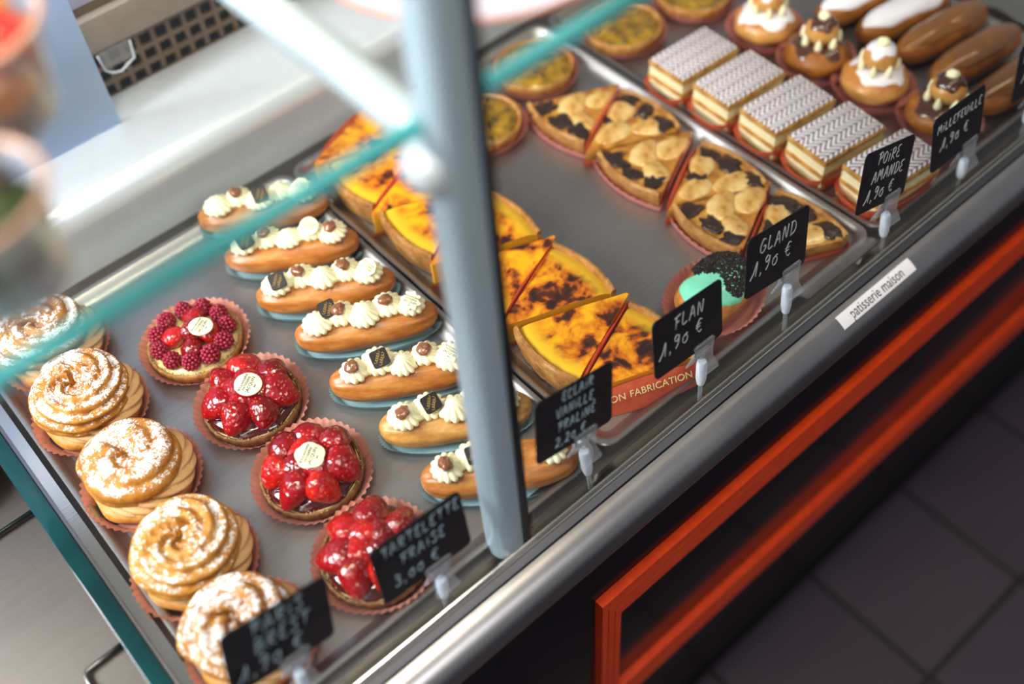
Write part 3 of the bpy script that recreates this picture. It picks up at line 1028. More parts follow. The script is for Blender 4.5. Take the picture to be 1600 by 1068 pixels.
def wedge_paper(name, L, half, hs, ha, mat, flare=0.004):
    mb = MB()
    Lb, hb = (L - 0.008, half - 0.003) if ha < 0.005 else (L, half)
    base = wedge_poly(Lb, hb, 0.0012, 21); top = wedge_poly(Lb, hb, 0.0012 + flare, 21)
    n = len(base); v = []
    for k, (x, y) in enumerate(base): v.append((x, y, 0.0006))
    for k, (x, y) in enumerate(top):
        arc = 2 <= k <= n - 2
        z = ha
        w = (0.0009 * (-1) ** k) if arc else 0
        v.append((x + w, y, z))
    f = [tuple(range(n))] + [(i, (i + 1) % n, n + (i + 1) % n, n + i) for i in range(n)]
    mb.add(v, f)
    # one long side stands up as a bowed sheet above the filling
    N = 16; a0 = math.asin(half / L); v = []
    ax = (math.cos(a0), math.sin(a0)); nr = (-math.sin(a0), math.cos(a0))
    for i in range(N):
        q = i / (N - 1); s_ = L * (0.06 + 0.88 * q)
        hgt = hs * (0.80 + 0.20 * math.sin(PI * min(1, q * 1.15)) ** 0.7) if q < 0.87 else hs * (0.80 - (q - 0.87) * 2)
        for w in range(3):
            o_ = 0.0016 + (flare + 0.0012 * math.sin(PI * q)) * (w / 2.0) ** 2
            v.append((ax[0] * s_ + nr[0] * o_, ax[1] * s_ + nr[1] * o_, 0.0006 + (hgt - 0.0006) * w / 2.0))
    f = [(i * 3 + w, i * 3 + w + 1, (i + 1) * 3 + w + 1, (i + 1) * 3 + w) for i in range(N - 1) for w in range(2)]
    mb.add(v, f)
    return mb.mesh(name, mat, True, 40)


FL_L, FL_H, FL_Z = 0.129, 0.0475, 0.036


def flan_custard_mesh(seed):
    mb = MB(); nu, nv = 15, 22
    a0 = math.asin(FL_H / FL_L) - 0.008

    def fn(i, j):
        t = 0.03 + 0.97 * j / (nv - 1); a = -a0 + 2 * a0 * i / (nu - 1)
        r = (FL_L - 0.006) * t
        x, y = r * math.cos(a), r * math.sin(a)
        return (x, y, FL_Z + 0.0022 * nz((x * 20, y * 20, seed), 1.0, seed) - 0.004 * (max(0, t - 0.9) / 0.1) ** 2)
    mb.grid(nu, nv, fn)
    top_n = nu * nv
    ring = [i for i in range(nu)] + [j * nu + nu - 1 for j in range(1, nv)] + [(nv - 1) * nu + i for i in range(nu - 2, -1, -1)] + [j * nu for j in range(nv - 2, 0, -1)]
    b0 = len(mb.v)
    for q in ring:
        x, y, z = mb.v[q]; mb.v.append((x, y, 0.0055))
    n = len(ring)
    for q in range(n):
        mb.f.append((ring[q], b0 + q, b0 + (q + 1) % n, ring[(q + 1) % n]))
    mb.f.append(tuple(b0 + q for q in range(n)))
    me = mb.mesh('custard', 'flan_custard')
    bm = bmesh.new(); bm.from_mesh(me); bmesh.ops.recalc_face_normals(bm, faces=bm.faces); bm.to_mesh(me); bm.free()
    me.set_sharp_from_angle(angle=math.radians(40))
    return me


def crust_mesh(L, half, z, seed, th=0.006, mat='crust'):
    mb = MB(); n = 19
    a0 = math.asin(half / L)
    sec = [(L - th, 0.0062), (L - th, z - 0.002), (L - th * 0.75, z + 0.0012), (L - th * 0.3, z + 0.001), (L, z - 0.002), (L - 0.0015, z * 0.5), (L - 0.005, 0.0012), (L - th - 0.006, 0.0012)]

    def fn(i, j):
        r, zz = sec[i]; a = -a0 + 2 * a0 * j / (n - 1)
        k = 1 + 0.010 * nz((math.cos(a) * 9, math.sin(a) * 9, zz * 60), 2.0, seed)
        return (r * k * math.cos(a), r * k * math.sin(a), zz + (0.0012 * nz((a * 8, 0, 0), 2, seed) if zz > 0.01 else 0))
    mb.grid(len(sec), n, fn, cu=True, cap0=True, cap1=True)
    # floor of the pastry case
    poly = wedge_poly(L - th - 0.003, half * (L - th - 0.003) / L, 0.0, 9, 0.002)
    mb.prism(poly, 0.0012, 0.0053)
    me = mb.mesh('crust', mat)
    bm = bmesh.new(); bm.from_mesh(me); bmesh.ops.recalc_face_normals(bm, faces=bm.faces); bm.to_mesh(me); bm.free()
    me.set_sharp_from_angle(angle=math.radians(50))
    return me


FLAN = [('R', 0.903, 'farthest flan slice at the back edge of the tray, under the glass shelf'),
        ('L', 0.846, 'flan slice second from the back, tip pointing right'),
        ('R', 0.790, 'flan slice third from the back, crust hidden by the steel post'),
        ('L', 0.739, 'flan slice fourth from the back, broad yellow crust on its left'),
        ('R', 0.684, 'flan slice seen just right of the steel post, crust on its right'),
        ('L', 0.622, 'flan slice passing behind the steel post'),
        ('R', 0.568, 'flan slice with two large burnt patches, crust on its right'),
        ('L', 0.510, 'flan slice with its pointed tip and cut side toward the green iced pastry'),
        ('R', 0.453, 'frontmost flan slice in a printed red paper holder')]
FP = wedge_paper('paper_holder', FL_L, FL_H, 0.0400, 0.003, 'red_paper', 0.0010)
for k, (side, y, lab) in enumerate(FLAN):
    t = thing('flan_slice', lab, 'flan', ((0.4085 if side == 'R' else 0.5375), y, 0.0003), 0 if side == 'R' else PI, 'wedges of burnt custard flan')
    put('paper_holder', FP, t)
    put('custard', flan_custard_mesh(k), t)
    put('crust', crust_mesh(FL_L, FL_H, FL_Z + 0.001, k), t)
    if k == len(FLAN) - 1:
        # printed flap leaning on the tray in front of the slice
        a0 = math.asin(FL_H / FL_L)
        nrm = Vector((-math.sin(a0), -math.cos(a0), 0)); ax = Vector((math.cos(a0), -math.sin(a0), 0))
        v = []; N = 12
        for i in range(N):
            s = 0.004 + (FL_L - 0.002) * i / (N - 1)
            bul = 0.0125 * math.sin(PI * (0.15 + 0.7 * i / (N - 1)))
            for q in range(4):
                tt = q / 3.0
                p = ax * s + nrm * (0.004 + bul * tt)
                v.append((p.x, p.y, 0.034 * (1 - tt ** 1.4) * (0.55 + 0.45 * math.sin(PI * (0.2 + 0.6 * i / (N - 1)))) + 0.001))
        f = [(i * 4 + q, i * 4 + q + 1, (i + 1) * 4 + q + 1, (i + 1) * 4 + q) for i in range(N - 1) for q in range(3)]
        put('paper_flap', MB().add(v, f).mesh('paper_flap', 'red_paper'), t)
        ya = math.atan2(ax.y, ax.x)
        for body, s in (('MAISON', 0.027), ('FABRICATION', 0.084)):
            p = ax * s + nrm * 0.0118
            put('lettering', text_mesh(body, 0.0105, 'custard', 0.0002), t, (p.x, p.y, 0.0245), (math.radians(62), 0, ya))

PE_L, PE_H, PE_Z = 0.121, 0.052, 0.024


def pear_mesh(seed, L, W, H):
    mb = MB(); nu, nv = 20, 14

    def fn(i, j):
        a = PI * i / (nu - 1); s = -1 + 2 * j / (nv - 1)
        e = (1 - abs(s) ** 2.2) ** 0.5 if abs(s) < 1 else 0.02
        k = 1 + 0.12 * nz((math.cos(a), s, 0), 2, seed)
        w = W * (1 + 0.25 * s)
        return (L * s, w * math.cos(a) * max(e, 0.02) * k, H * math.sin(a) * max(e, 0.02))
    mb.grid(nu, nv, fn)
    return mb.mesh('pear_piece', 'pear')


PEARS = [pear_mesh(s, 0.0240, 0.0150, 0.0048) for s in range(4)]


def wedge_fill(seed):
    poly = wedge_poly(PE_L - 0.007, PE_H * (PE_L - 0.007) / PE_L, 0, 15)
    me = MB().prism(poly, 0.0055, PE_Z - 0.003).mesh('almond_filling', 'almond_filling', False)
    return bevel_mesh(me, 0.0015, 2)


PEAR_FILL = wedge_fill(0)
PEAR_PAPER = wedge_paper('paper_holder', PE_L, PE_H, 0.0272, 0.009, 'rose_paper', 0.0014)
PEAR_PAPER2 = wedge_paper('paper_holder', PE_L, PE_H, 0.0278, 0.008, 'red_paper', 0.0012)
CHB = [blob('chocolate_patch', 0.0175, 0.0125, 0.0022, 'choc_bake', s, 0.9, 1.4, 22, 10) for s in (3, 5, 8)]
PS = [('L', 0.769, 'farthest pear slice, its pink paper cup sticking out toward the flan'),
      ('R', 0.707, 'pear slice second from the back, crust against the next tray'),
      ('L', 0.646, 'pear slice third from the back, between pink and red papers'),
      ('R', 0.574, 'pear slice third from the front, with three pear pieces'),
      ('L', 0.526, 'pear slice second from the front, one large glossy pear piece'),
      ('R', 0.461, 'frontmost pear slice, partly covered by a black price card')]
for k, (side, y, lab) in enumerate(PS):
    rng = random.Random(130 + k)
    t = thing('pear_slice', lab, 'tart slice', ((0.660 if side == 'R' else 0.778), y, 0.0003), 0 if side == 'R' else PI, 'wedges of pear almond tart')
    put('paper_holder', PEAR_PAPER if k % 2 == 0 else PEAR_PAPER2, t)
    put('crust', crust_mesh(PE_L, PE_H - 0.002, PE_Z, k + 20, 0.006), t)
    put('almond_filling', PEAR_FILL, t)
    lay = [(0.078, 0.022, 0.5), (0.083, -0.020, -0.4), (0.047, 0.002, 0.1)] if k % 2 else [(0.082, 0.018, 1.2), (0.068, -0.012, 0.2), (0.040, 0.004, 0.0)]
    for q, (px, pyy, a) in enumerate(lay):
        put('pear_piece', PEARS[(q + k) % 4], t, (px, pyy, PE_Z - 0.0042), (0, 0, a + rng.uniform(-.3, .3)), rng.uniform(0.85, 1.1))
    for q, (px, pyy) in enumerate([(0.103, 0.002), (0.100, -0.030), (0.100, 0.030), (0.062, 0.014)][:3 + k % 2]):
        put('chocolate_patch', CHB[(q + k) % 3], t, (px + rng.uniform(-.003, .003), pyy, PE_Z - 0.0022), (0, 0, rng.uniform(0, 6)), rng.uniform(0.75, 1.0))

# ------------------------------------------------------------------ mint-iced choux with chocolate sprinkles
t = thing('mint_iced_choux', 'mint green iced choux with dark chocolate sprinkles on its end', 'pastry', (0.610, 0.457, 0.0003), math.radians(6))
put('paper_cup', cup_mesh('paper_cup', 0.062, 0.049, 0.016, 'rose_paper', 46), t)
put('choux_body', eclair_mesh('choux_body', 0.096, 0.066, 0.042, 'choux_eclair', 31), t)


def cap_patch(name, L, W, H, mat, x0, x1, ylim, grow, seed, wav=0.12, nu=44, nv=20):
    """icing lying on the upper half of an eclair-shaped body, between x0..x1 (fractions) and +-ylim around the ridge"""
    mb = MB()

    def pt(u, ph, g):
        e = max(0.0, 1 - abs(u) ** 3.4) ** 0.5; e = max(e, 0.03)
        k = 1 + 0.05 * nz((u * 1.5, math.cos(ph), math.sin(ph)), 1.5, seed)
        c, sn = math.cos(ph), math.sin(ph)
        return (L / 2 * u * (1 + g / L * 2 * abs(u)), (W / 2 * e * k + g) * c, (H / 2 * (0.25 + 0.75 * e) * k + g) * sn + H * 0.49 + 0.0015)

    def fn(i, j):
        t_ = i / (nu - 1); s = j / (nv - 1)
        u = x0 + (x1 - x0) * t_
        y_ = ylim * (1 + wav * math.sin(t_ * 11 + (3 if s > .5 else 0) + seed) + wav * nz((t_ * 5, 1 if s > .5 else 4, 0), 1.5, seed))
        endk = min(1, 4.5 * min(t_, 1 - t_) + 0.02) ** 0.5
        ph = PI / 2 + y_ * endk * (2 * s - 1)
        g = grow * (max(0.0, 1 - (2 * abs(s - 0.5)) ** 4)) ** 0.5 * endk + 0.0002
        return pt(u, ph, g)
    mb.grid(nu, nv, fn)
    return mb.mesh(name, mat)


put('mint_icing', cap_patch('mint_icing', 0.096, 0.066, 0.042, 'icing_mint', -0.95, 0.97, 1.05, 0.0022, 31, 0.22), t)
sm = MB(); srng = random.Random(9)
for k in range(1500):
    u = srng.uniform(-0.22, 0.97); ph = srng.uniform(0.45, 2.55)
    if u < -0.05 + 0.12 * math.sin(ph * 5): continue
    e = max(0.03, (1 - abs(u) ** 3.4)) ** 0.5
    p = Vector((0.0485 * u, (0.033 * e + 0.0022) * math.cos(ph), (0.021 * (0.25 + 0.75 * e) + 0.0026) * math.sin(ph) + 0.0221))
    d = Vector((srng.uniform(-1, 1), srng.uniform(-1, 1), srng.uniform(-.4, .4))).normalized() * srng.uniform(0.0014, 0.0026)
    sm.tube([p - d, p + d], 0.0009, 5)
tag(put('chocolate_sprinkles', sm.mesh('chocolate_sprinkles', 'sprinkle', False), t), kind='stuff')

# ------------------------------------------------------------------ passion fruit tarts
PT = [((0.729, 0.874), 'passion fruit tart in the flan tray, left of the tray gap'),
      ((0.866, 0.852), 'passion fruit tart at the back, right of the tray gap'),
      ((0.985, 0.838), 'passion fruit tart at the top edge of the picture, farthest right of its kind'),
      ((0.612, 0.842), 'passion fruit tart almost wholly hidden by the steel post')]
PSH = shell_mesh('crust', 0.050, 0.020, 5)
PCUP = cup_mesh('paper_cup', 0.0565, 0.0565, 0.013, 'rose_paper', 44, 0.86)
for k, ((x, y), lab) in enumerate(PT):
    rng = random.Random(200 + k)
    t = thing('passion_tart', lab, 'tart', (x, y, 0.0003), k, 'passion fruit tarts')
    put('paper_cup', PCUP, t)
    put('pastry_shell', PSH, t)
    put('passion_filling', MB().lathe([(0.0, 0.0142), (0.0465, 0.0142), (0.0463, 0.0170), (0.030, 0.0182), (0.0, 0.0185)], 40, cap0=False, cap1=False).mesh('passion_filling', 'passion_filling'), t)
    for q in range(12):
        a = rng.uniform(0, 2 * PI); r = 0.041 * math.sqrt(rng.random())
        put('seed', PRAL[0], t, (r * math.cos(a), r * math.sin(a), 0.0180), (0, 0, rng.uniform(0, 6)), (0.30, 0.42, 0.35)).data.materials
SEED = blob('seed', 0.0022, 0.0031, 0.0018, 'black_seed', 1, 0.2, 2, 12, 8)
for o in [o for o in C.objects if o.name.split('.')[0] == 'seed']:
    o.data = SEED; o.scale = (1, 1, 1)

# ------------------------------------------------------------------ feather-iced layered slices
def layer_mesh(name, w, d, h, mat, seed, amp, nu=14, nv=9):
    me = MB().box((-w / 2, -d / 2, 0), (w / 2, d / 2, h)).mesh(name, mat, False)
    bm = bmesh.new(); bm.from_mesh(me)
    bmesh.ops.subdivide_edges(bm, edges=bm.edges[:], cuts=9, use_grid_fill=True)
    for v in bm.verts:
        ex = abs(v.co.x) > w / 2 - 1e-5; ey = abs(v.co.y) > d / 2 - 1e-5
        q = nz(v.co, 130, seed); q2 = nz(v.co, 60, seed + 3)
        if ex: v.co.x += math.copysign(amp * (q + 0.4 * q2), v.co.x)
        if ey: v.co.y += math.copysign(amp * (q2 + 0.4 * q), v.co.y)
    bm.to_mesh(me); bm.free()
    me.polygons.foreach_set('use_smooth', [True] * len(me.polygons)); me.set_sharp_from_angle(angle=math.radians(45))
    return me


MW, MD = 0.095, 0.059
ML = [layer_mesh('pastry_layer', MW, MD, 0.0065, 'puff_pastry', s, 0.0012) for s in range(3)]
MC = [layer_mesh('cream_layer', MW - 0.002, MD - 0.002, 0.0125, 'puff_cream', s + 5, 0.0016) for s in range(2)]
MI = bevel_mesh(MB().box((-MW / 2 + 0.001, -MD / 2 + 0.001, 0), (MW / 2 - 0.001, MD / 2 - 0.001, 0.0022)).mesh('feathered_icing', 'feathered_icing', False), 0.0009, 2)
MFS = [((0.858, 0.722), -2, 'feather-iced layered slice farthest back, next to a passion fruit tart'),
       ((0.862, 0.652), -3, 'feather-iced layered slice second from the back'),
       ((0.866, 0.581), -5, 'middle feather-iced layered slice of the row'),
       ((0.868, 0.511), -6, 'feather-iced layered slice second from the front, cream face showing'),
       ((0.874, 0.438), -6, 'frontmost feather-iced layered slice, behind a black price card')]
for k, ((x, y), a, lab) in enumerate(MFS):
    t = thing('layered_slice', lab, 'pastry', (x, y, 0.0003), math.radians(a), 'feather-iced layered slices')
    put('paper_cup', CUP_MILLE, t, (-0.003, 0, 0))
    z = 0.001
    for q in range(3):
        put('pastry_layer', ML[(q + k) % 3], t, (0, 0, z)); z += 0.0066
        if q < 2:
            put('cream_layer', MC[(q + k) % 2], t, (0, 0, z), (0, 0, PI * (k % 2))); z += 0.0126
    put('feathered_icing', MI, t, (0, 0, z - 0.0001))

# ------------------------------------------------------------------ two-tier choux with icing collars
def dome_icing(R, zc, H, mat, seed, drop=0.35, name='icing'):
    mb = MB(); nu, nv = 48, 12

    def fn(i, j):
        a = 2 * PI * i / nu; t_ = j / (nv - 1)
        lim = (PI / 2) * (0.66 + 0.10 * math.sin(5 * a + seed) + 0.07 * math.sin(3 * a + 2 * seed))
        b = PI / 2 - lim * t_
        g = 0.0014 * (1 - t_ ** 6)
        return ((R + g) * math.cos(b) * math.cos(a), (R + g) * math.cos(b) * math.sin(a), zc + (H + g) * math.sin(b))
    mb.grid(nu, nv, fn, cu=True)
    return mb.mesh(name, mat)


PET = MB().lathe([(0.0003, 0.0), (0.0042, 0.0015), (0.0050, 0.005), (0.0036, 0.011), (0.0015, 0.016), (0.0003, 0.018)], 12).mesh('cream_petal', 'vanilla_cream')
REL = [((0.995, 0.722), 'icing_white', 'two-tier choux with white icing, farthest back of its row'),
       ((0.990, 0.634), 'icing_choc', 'two-tier choux with chocolate icing, second from the back'),
       ((0.998, 0.553), 'icing_white', 'two-tier choux with white icing and white petals, third from the back'),
       ((1.004, 0.462), 'icing_choc', 'two-tier choux with chocolate icing, frontmost, behind a black price card')]
for k, ((x, y), ic, lab) in enumerate(REL):
    t = thing('two_tier_choux', lab, 'pastry', (x, y, 0.0003), 0.7 * k, 'two-tier iced choux')
    put('paper_cup', CUP_PINK_S, t)
    put('choux_body', blob('choux_body', 0.0405, 0.0405, 0.0215, 'choux_dark' if k % 2 else 'choux_eclair', k, 0.08, 2.0, 40, 22), t, (0, 0, 0.0225))
    put('icing_collar', dome_icing(0.0402, 0.0225, 0.0212, ic, k * 1.7, name='icing_collar'), t)
    put('choux_head', blob('choux_head', 0.0205, 0.0205, 0.0175, 'choux_eclair', k + 7, 0.08, 2.0, 30, 16), t, (0, 0, 0.0570))
    put('icing_cap', dome_icing(0.0205, 0.0570, 0.0172, ic, k + 2.0, name='icing_cap'), t)
    for q in range(7):
        a = 2 * PI * q / 7 + 0.3
        put('cream_petal', PET, t, (0.0205 * math.cos(a), 0.0205 * math.sin(a), 0.0405), (0, 0.12, a), 0.95)
    put('cream_tip', blob('cream_tip', 0.0075, 0.0068, 0.0052, 'vanilla_cream', k, 0.25, 2, 18, 10), t, (0, 0, 0.0775))

# ------------------------------------------------------------------ plainly iced eclairs at the right
IE = [((1.118, 0.664), -11, 'icing_white', 'white iced eclair farthest back, cut by the top edge of the picture'),
      ((1.126, 0.606), -10, 'icing_white', 'white iced eclair beside the shiny brown one'),
      ((1.130, 0.551), -6, 'icing_coffee', 'shiny coffee iced eclair right in front of the white iced one'),
      ((1.118, 0.494), -6, 'icing_coffee', 'coffee iced eclair with a cracked side, second from the front'),
      ((1.112, 0.433), -4, 'icing_coffee', 'frontmost coffee iced eclair, behind the rightmost price card')]
for k, ((x, y), a, ic, lab) in enumerate(IE):
    t = thing('iced_eclair', lab, 'eclair', (x, y, 0.0003), math.radians(a), 'plainly iced eclairs')
    put('choux_body', eclair_mesh('choux_body', 0.152, 0.047, 0.042, 'choux_dark', 40 + k, 0.02), t)
    put('icing', cap_patch('icing', 0.152, 0.047, 0.042, ic, -0.93, 0.93, 1.0, 0.0022, 40 + k, 0.05), t)

# ------------------------------------------------------------------ price cards: handwriting as strokes
GL = {
    'A': (0.62, [[(0, 0), (.1, .25), (.32, 1), (.56, .02)], [(.08, .38), (.52, .42)]]),
    'B': (0.55, [[(.05, 0), (.05, 1), (.4, .92), (.42, .65), (.08, .52), (.48, .42), (.46, .1), (.05, 0)]]),
    'C': (0.55, [[(.5, .85), (.3, 1), (.06, .7), (.04, .3), (.22, 0), (.5, .12)]]),
    'D': (0.6, [[(.08, 0), (.1, 1)], [(0, .98), (.35, .98), (.56, .65), (.5, .2), (.05, 0)]]),
    'E': (0.52, [[(.48, .98), (.2, .95), (.08, .72), (.3, .55), (.08, .4), (.06, .12), (.25, 0), (.5, .06)]]),
    'F': (0.5, [[(.1, 0), (.14, .96)], [(-.08, .9), (.55, 1.02)], [(.1, .5), (.4, .54)]]),
    'G': (0.62, [[(.5, .9), (.25, 1), (.04, .6), (.06, .15), (.28, 0), (.52, .2), (.54, .46), (.32, .44)]]),
    'I': (0.24, [[(.1, 0), (.12, .68)], [(.13, .92), (.15, .97)]]),
    'L': (0.5, [[(.1, 1), (.06, .02), (.48, .06)]]),
    'M': (0.72, [[(0, 0), (.12, 1), (.32, .4), (.54, 1), (.66, 0)]]),
    'N': (0.6, [[(.02, 0), (.1, 1), (.42, .05), (.52, 1.02)]]),
    'O': (0.6, [[(.3, 1), (.06, .75), (.05, .25), (.28, 0), (.52, .25), (.52, .75), (.3, 1)]]),
    'P': (0.52, [[(.12, 0), (.14, 1)], [(-.06, .88), (.3, 1.04), (.52, .8), (.4, .55), (.13, .48)]]),
    'R': (0.55, [[(.06, 0), (.1, 1)], [(0, .92), (.34, 1.02), (.48, .8), (.34, .56), (.1, .5), (.52, 0)]]),
    'S': (0.5, [[(.48, .9), (.25, 1), (.08, .78), (.4, .45), (.42, .12), (.2, 0), (.02, .1)]]),
    'T': (0.55, [[(.28, 0), (.3, .98)], [(0, .96), (.58, 1.0)]]),
    'U': (0.6, [[(.04, 1), (.05, .25), (.25, 0), (.48, .2), (.52, 1)]]),
    'V': (0.58, [[(0, 1), (.24, 0), (.56, 1.05)]]),
    'Q': (0.6, [[(.3, 1), (.06, .75), (.05, .25), (.28, 0), (.52, .25), (.52, .75), (.3, 1)], [(.3, .3), (.6, -.1)]]),
    '1': (0.62, [[(-.12, -.12), (.18, .34), (.42, 1.05), (.4, 0)]]),
    '2': (0.6, [[(.08, .78), (.25, 1), (.48, .85), (.42, .5), (.02, .02), (.2, .06), (.56, 0)]]),
    '3': (0.55, [[(.05, .92), (.3, 1), (.45, .8), (.2, .55), (.48, .35), (.36, .02), (.02, .06)]]),
    '9': (0.58, [[(.46, .8), (.25, 1), (.06, .75), (.2, .52), (.44, .68), (.48, .9), (.42, .3), (.2, -.05)]]),
    '0': (0.55, [[(.28, .62), (.08, .48), (.08, .15), (.28, 0), (.48, .15), (.48, .48), (.28, .62), (.5, .7)]]),
    ',': (0.22, [[(.1, .08), (.04, -.2)]]),
    '/': (0.3, [[(0.0, 1.25), (.2, 1.45)]]),
    '€': (0.62, [[(.55, .9), (.35, 1), (.12, .7), (.12, .3), (.34, 0), (.55, .1)], [(-.02, .62), (.42, .66)], [(-.02, .42), (.38, .45)]]),
    ' ': (0.38, []),
}


def smooth_pts(p, n=5):
    if len(p) < 3: return p
    out = []
    for i in range(len(p) - 1):
        p0 = p[max(0, i - 1)]; p1 = p[i]; p2 = p[i + 1]; p3 = p[min(len(p) - 1, i + 2)]
        for k in range(n):
            t_ = k / n
            out.append(tuple(0.5 * (2 * b + (c - a) * t_ + (2 * a - 5 * b + 4 * c - d) * t_ * t_ + (3 * b - a - 3 * c + d) * t_ ** 3) for a, b, c, d in zip(p0, p1, p2, p3)))
    out.append(p[-1])
    return out


def hand_text(txt, h, mat, rad, slant=0.12):
    x = 0; strokes = []; rng = random.Random(len(txt) * 7 + ord(txt[0]))
    for ch in txt:
        w, st = GL[ch]
        if ch == '/': x -= 0.5
        jy = rng.uniform(-.05, .05)
        for s in st:
            strokes.append([(x + a + slant * b, b + jy) for a, b in s])
        x += w + 0.20 if ch != '/' else 0.37
    mb = MB()
    for s in strokes:
        p = smooth_pts(s)
        mb.tube([((a - x / 2) * h, 0.0, (b - 0.5) * h) for a, b in p], rad, 6)
    return mb.mesh('lettering', mat)


CARD = bevel_mesh(MB().prism(rrect(0.092, 0.066, 0.006, 5), -0.0006, 0.0006).mesh('card', 'sign_black', False), 0.0002, 1, 60)
# clip: two splayed clear jaws with a loop, white collar and clear stem; built in the XZ plane, card centre at origin
LOOP = MB().tube([(-0.0105, 0, 0.010), (-0.0095, 0, 0.0115), (0.0095, 0, 0.0115), (0.0105, 0, 0.010), (0.0095, 0, -0.001), (-0.0095, 0, -0.001)], 0.0012, 6, closed=True).mesh('jaw_loop', 'clear_plastic')


def jaw(sign):
    mb = MB()
    prof = [(-0.0098, 0.010), (0.0098, 0.010), (0.0085, -0.002), (0.0075, -0.010), (0.0105, -0.022), (0.0100, -0.024), (-0.0100, -0.024), (-0.0105, -0.022), (-0.0075, -0.010), (-0.0085, -0.002)]
    y0 = -0.0018 * sign
    v = []
    for yy in (y0, y0 - 0.0016 * sign):
        for x, z in prof:
            v.append((x, yy - sign * (0.007 * max(0, (-0.004 - z)) / 0.02), z))
    n = len(prof)
    f = [tuple(range(n)), tuple(range(2 * n - 1, n - 1, -1))] + [(i, (i + 1) % n, n + (i + 1) % n, n + i) for i in range(n)]
    mb.add(v, f)
    return mb.mesh('jaw', 'clear_plastic', False)


JAWS = [jaw(1), jaw(-1)]
SPRING = MB().tube([(0.003 * math.cos(a), 0.003 * math.sin(a), -0.012 + 0.0006 * a) for a in [k * 0.5 for k in range(20)]], 0.0005, 5).mesh('spring', 'rod_steel')
SIGNS = [(('PARIS', 'BREST', '1,90 €'), (0.052, 0.400, 0.122), -14, (0.045, 0.3855), 'chalk_blue', 0.0115, 'blurred black price card reading PARIS BREST, nearest the camera'),
         (('TARTELETTE', 'FRAISE', '3,00 €'), (0.184, 0.398, 0.094), -5, (0.186, 0.3855), 'chalk_blue', 0.0095, 'black price card for the strawberry tarts, left of the steel post'),
         (('ECLAIR', 'VANILLE', 'PRALINE/', '2,20 €'), (0.356, 0.398, 0.117), -13, (0.363, 0.3855), 'chalk_blue', 0.0100, 'black price card reading ECLAIR VANILLE PRALINE'),
         (('FLAN', '1,90 €'), (0.498, 0.398, 0.109), -6, (0.512, 0.3855), 'chalk', 0.0115, 'black price card reading FLAN'),
         (('GLAND', '1,90 €'), (0.618, 0.398, 0.122), -10, (0.640, 0.3855), 'chalk', 0.0120, 'black price card reading GLAND'),
         (('POIRE', 'AMANDE', '1,90 €'), (0.786, 0.398, 0.110), -17, (0.801, 0.3855), 'chalk', 0.0105, 'black price card reading POIRE AMANDE'),
         (('MILLEFEUILLE', '1,90 €'), (0.916, 0.398, 0.090), -2, (0.937, 0.3855), 'chalk', 0.0100, 'black price card reading MILLEFEUILLE'),
         (('RELIGIEUSE', '1,90 €'), (1.062, 0.398, 0.096), -8, (1.062, 0.3855), 'chalk', 0.0100, 'rightmost black price card, cut by the edge of the picture')]
TILT = math.radians(-13)
for k, (lines, (cx, cy, cz), roll, (sx, sy), mat, hh, lab) in enumerate(SIGNS):
    zf = -0.0085
    t = thing('price_card', lab, 'price sign', (sx, sy, zf), 0, 'black price cards along the front glass')
    # card frame: rotate about y (roll) then lean the top back
    e = Euler((TILT, math.radians(-roll), 0), 'XYZ')
    base = Vector((cx - sx, cy - sy, cz - zf))
    mw = e.to_matrix()
    c_ = put('card', CARD, t, base, (mw @ Matrix.Rotation(PI / 2, 3, 'X')).to_euler())
    n = len(lines)
    step = (0.021 if n == 2 else 0.0185) if n <= 3 else 0.0150
    z0 = (0.0215 if n == 3 else 0.0245) if n >= 3 else 0.017
    for q, tx in enumerate(lines):
        h_ = hh * ((1.22 if q == n - 1 else 1.18) if n < 4 else 0.92)
        width = sum(GL[ch][0] + 0.20 for ch in tx) * h_
        if width > 0.080: h_ *= 0.080 / width
        lo = Vector((0.002 * math.sin(q * 2.1 + k) + (-0.007 if q == n - 1 else 0.002), -0.0008, z0 - step * q))
        put('lettering', hand_text(tx, h_, mat, 0.00054), t, base + mw @ lo, e)
    # clip grips the lower edge
    ze = base.z - 0.033
    cl = base + mw @ Vector((max(0.009, min(0.022, sx - cx + 0.004)), 0, -0.0345))
    ec = Euler((TILT * 0.6, math.radians(-roll * 0.5), 0))
    jw = put('jaw', JAWS[0], t, cl, ec, (1.2, 1, 1))
    put('jaw_loop', LOOP, jw, (0, -0.0026, 0))
    put('spring', SPRING, jw)
    put('jaw', JAWS[1], t, cl, ec, (1.2, 1, 1))
    top = cl + ec.to_matrix() @ Vector((0, 0, -0.016))
    bot = Vector((0, 0, 0.0))
    d = bot - top
    a = top; b = top + d * 0.52
    mb = MB().tube([a, a + (b - a) * 0.1, a + (b - a) * 0.75, b], [0.0042, 0.0054, 0.0054, 0.0040], 14)
    put('collar', mb.mesh('collar', 'collar_white', True, 50), t)
    put('stem', MB().tube([b, bot], 0.0022, 10).mesh('stem', 'clear_plastic', True, 50), t)

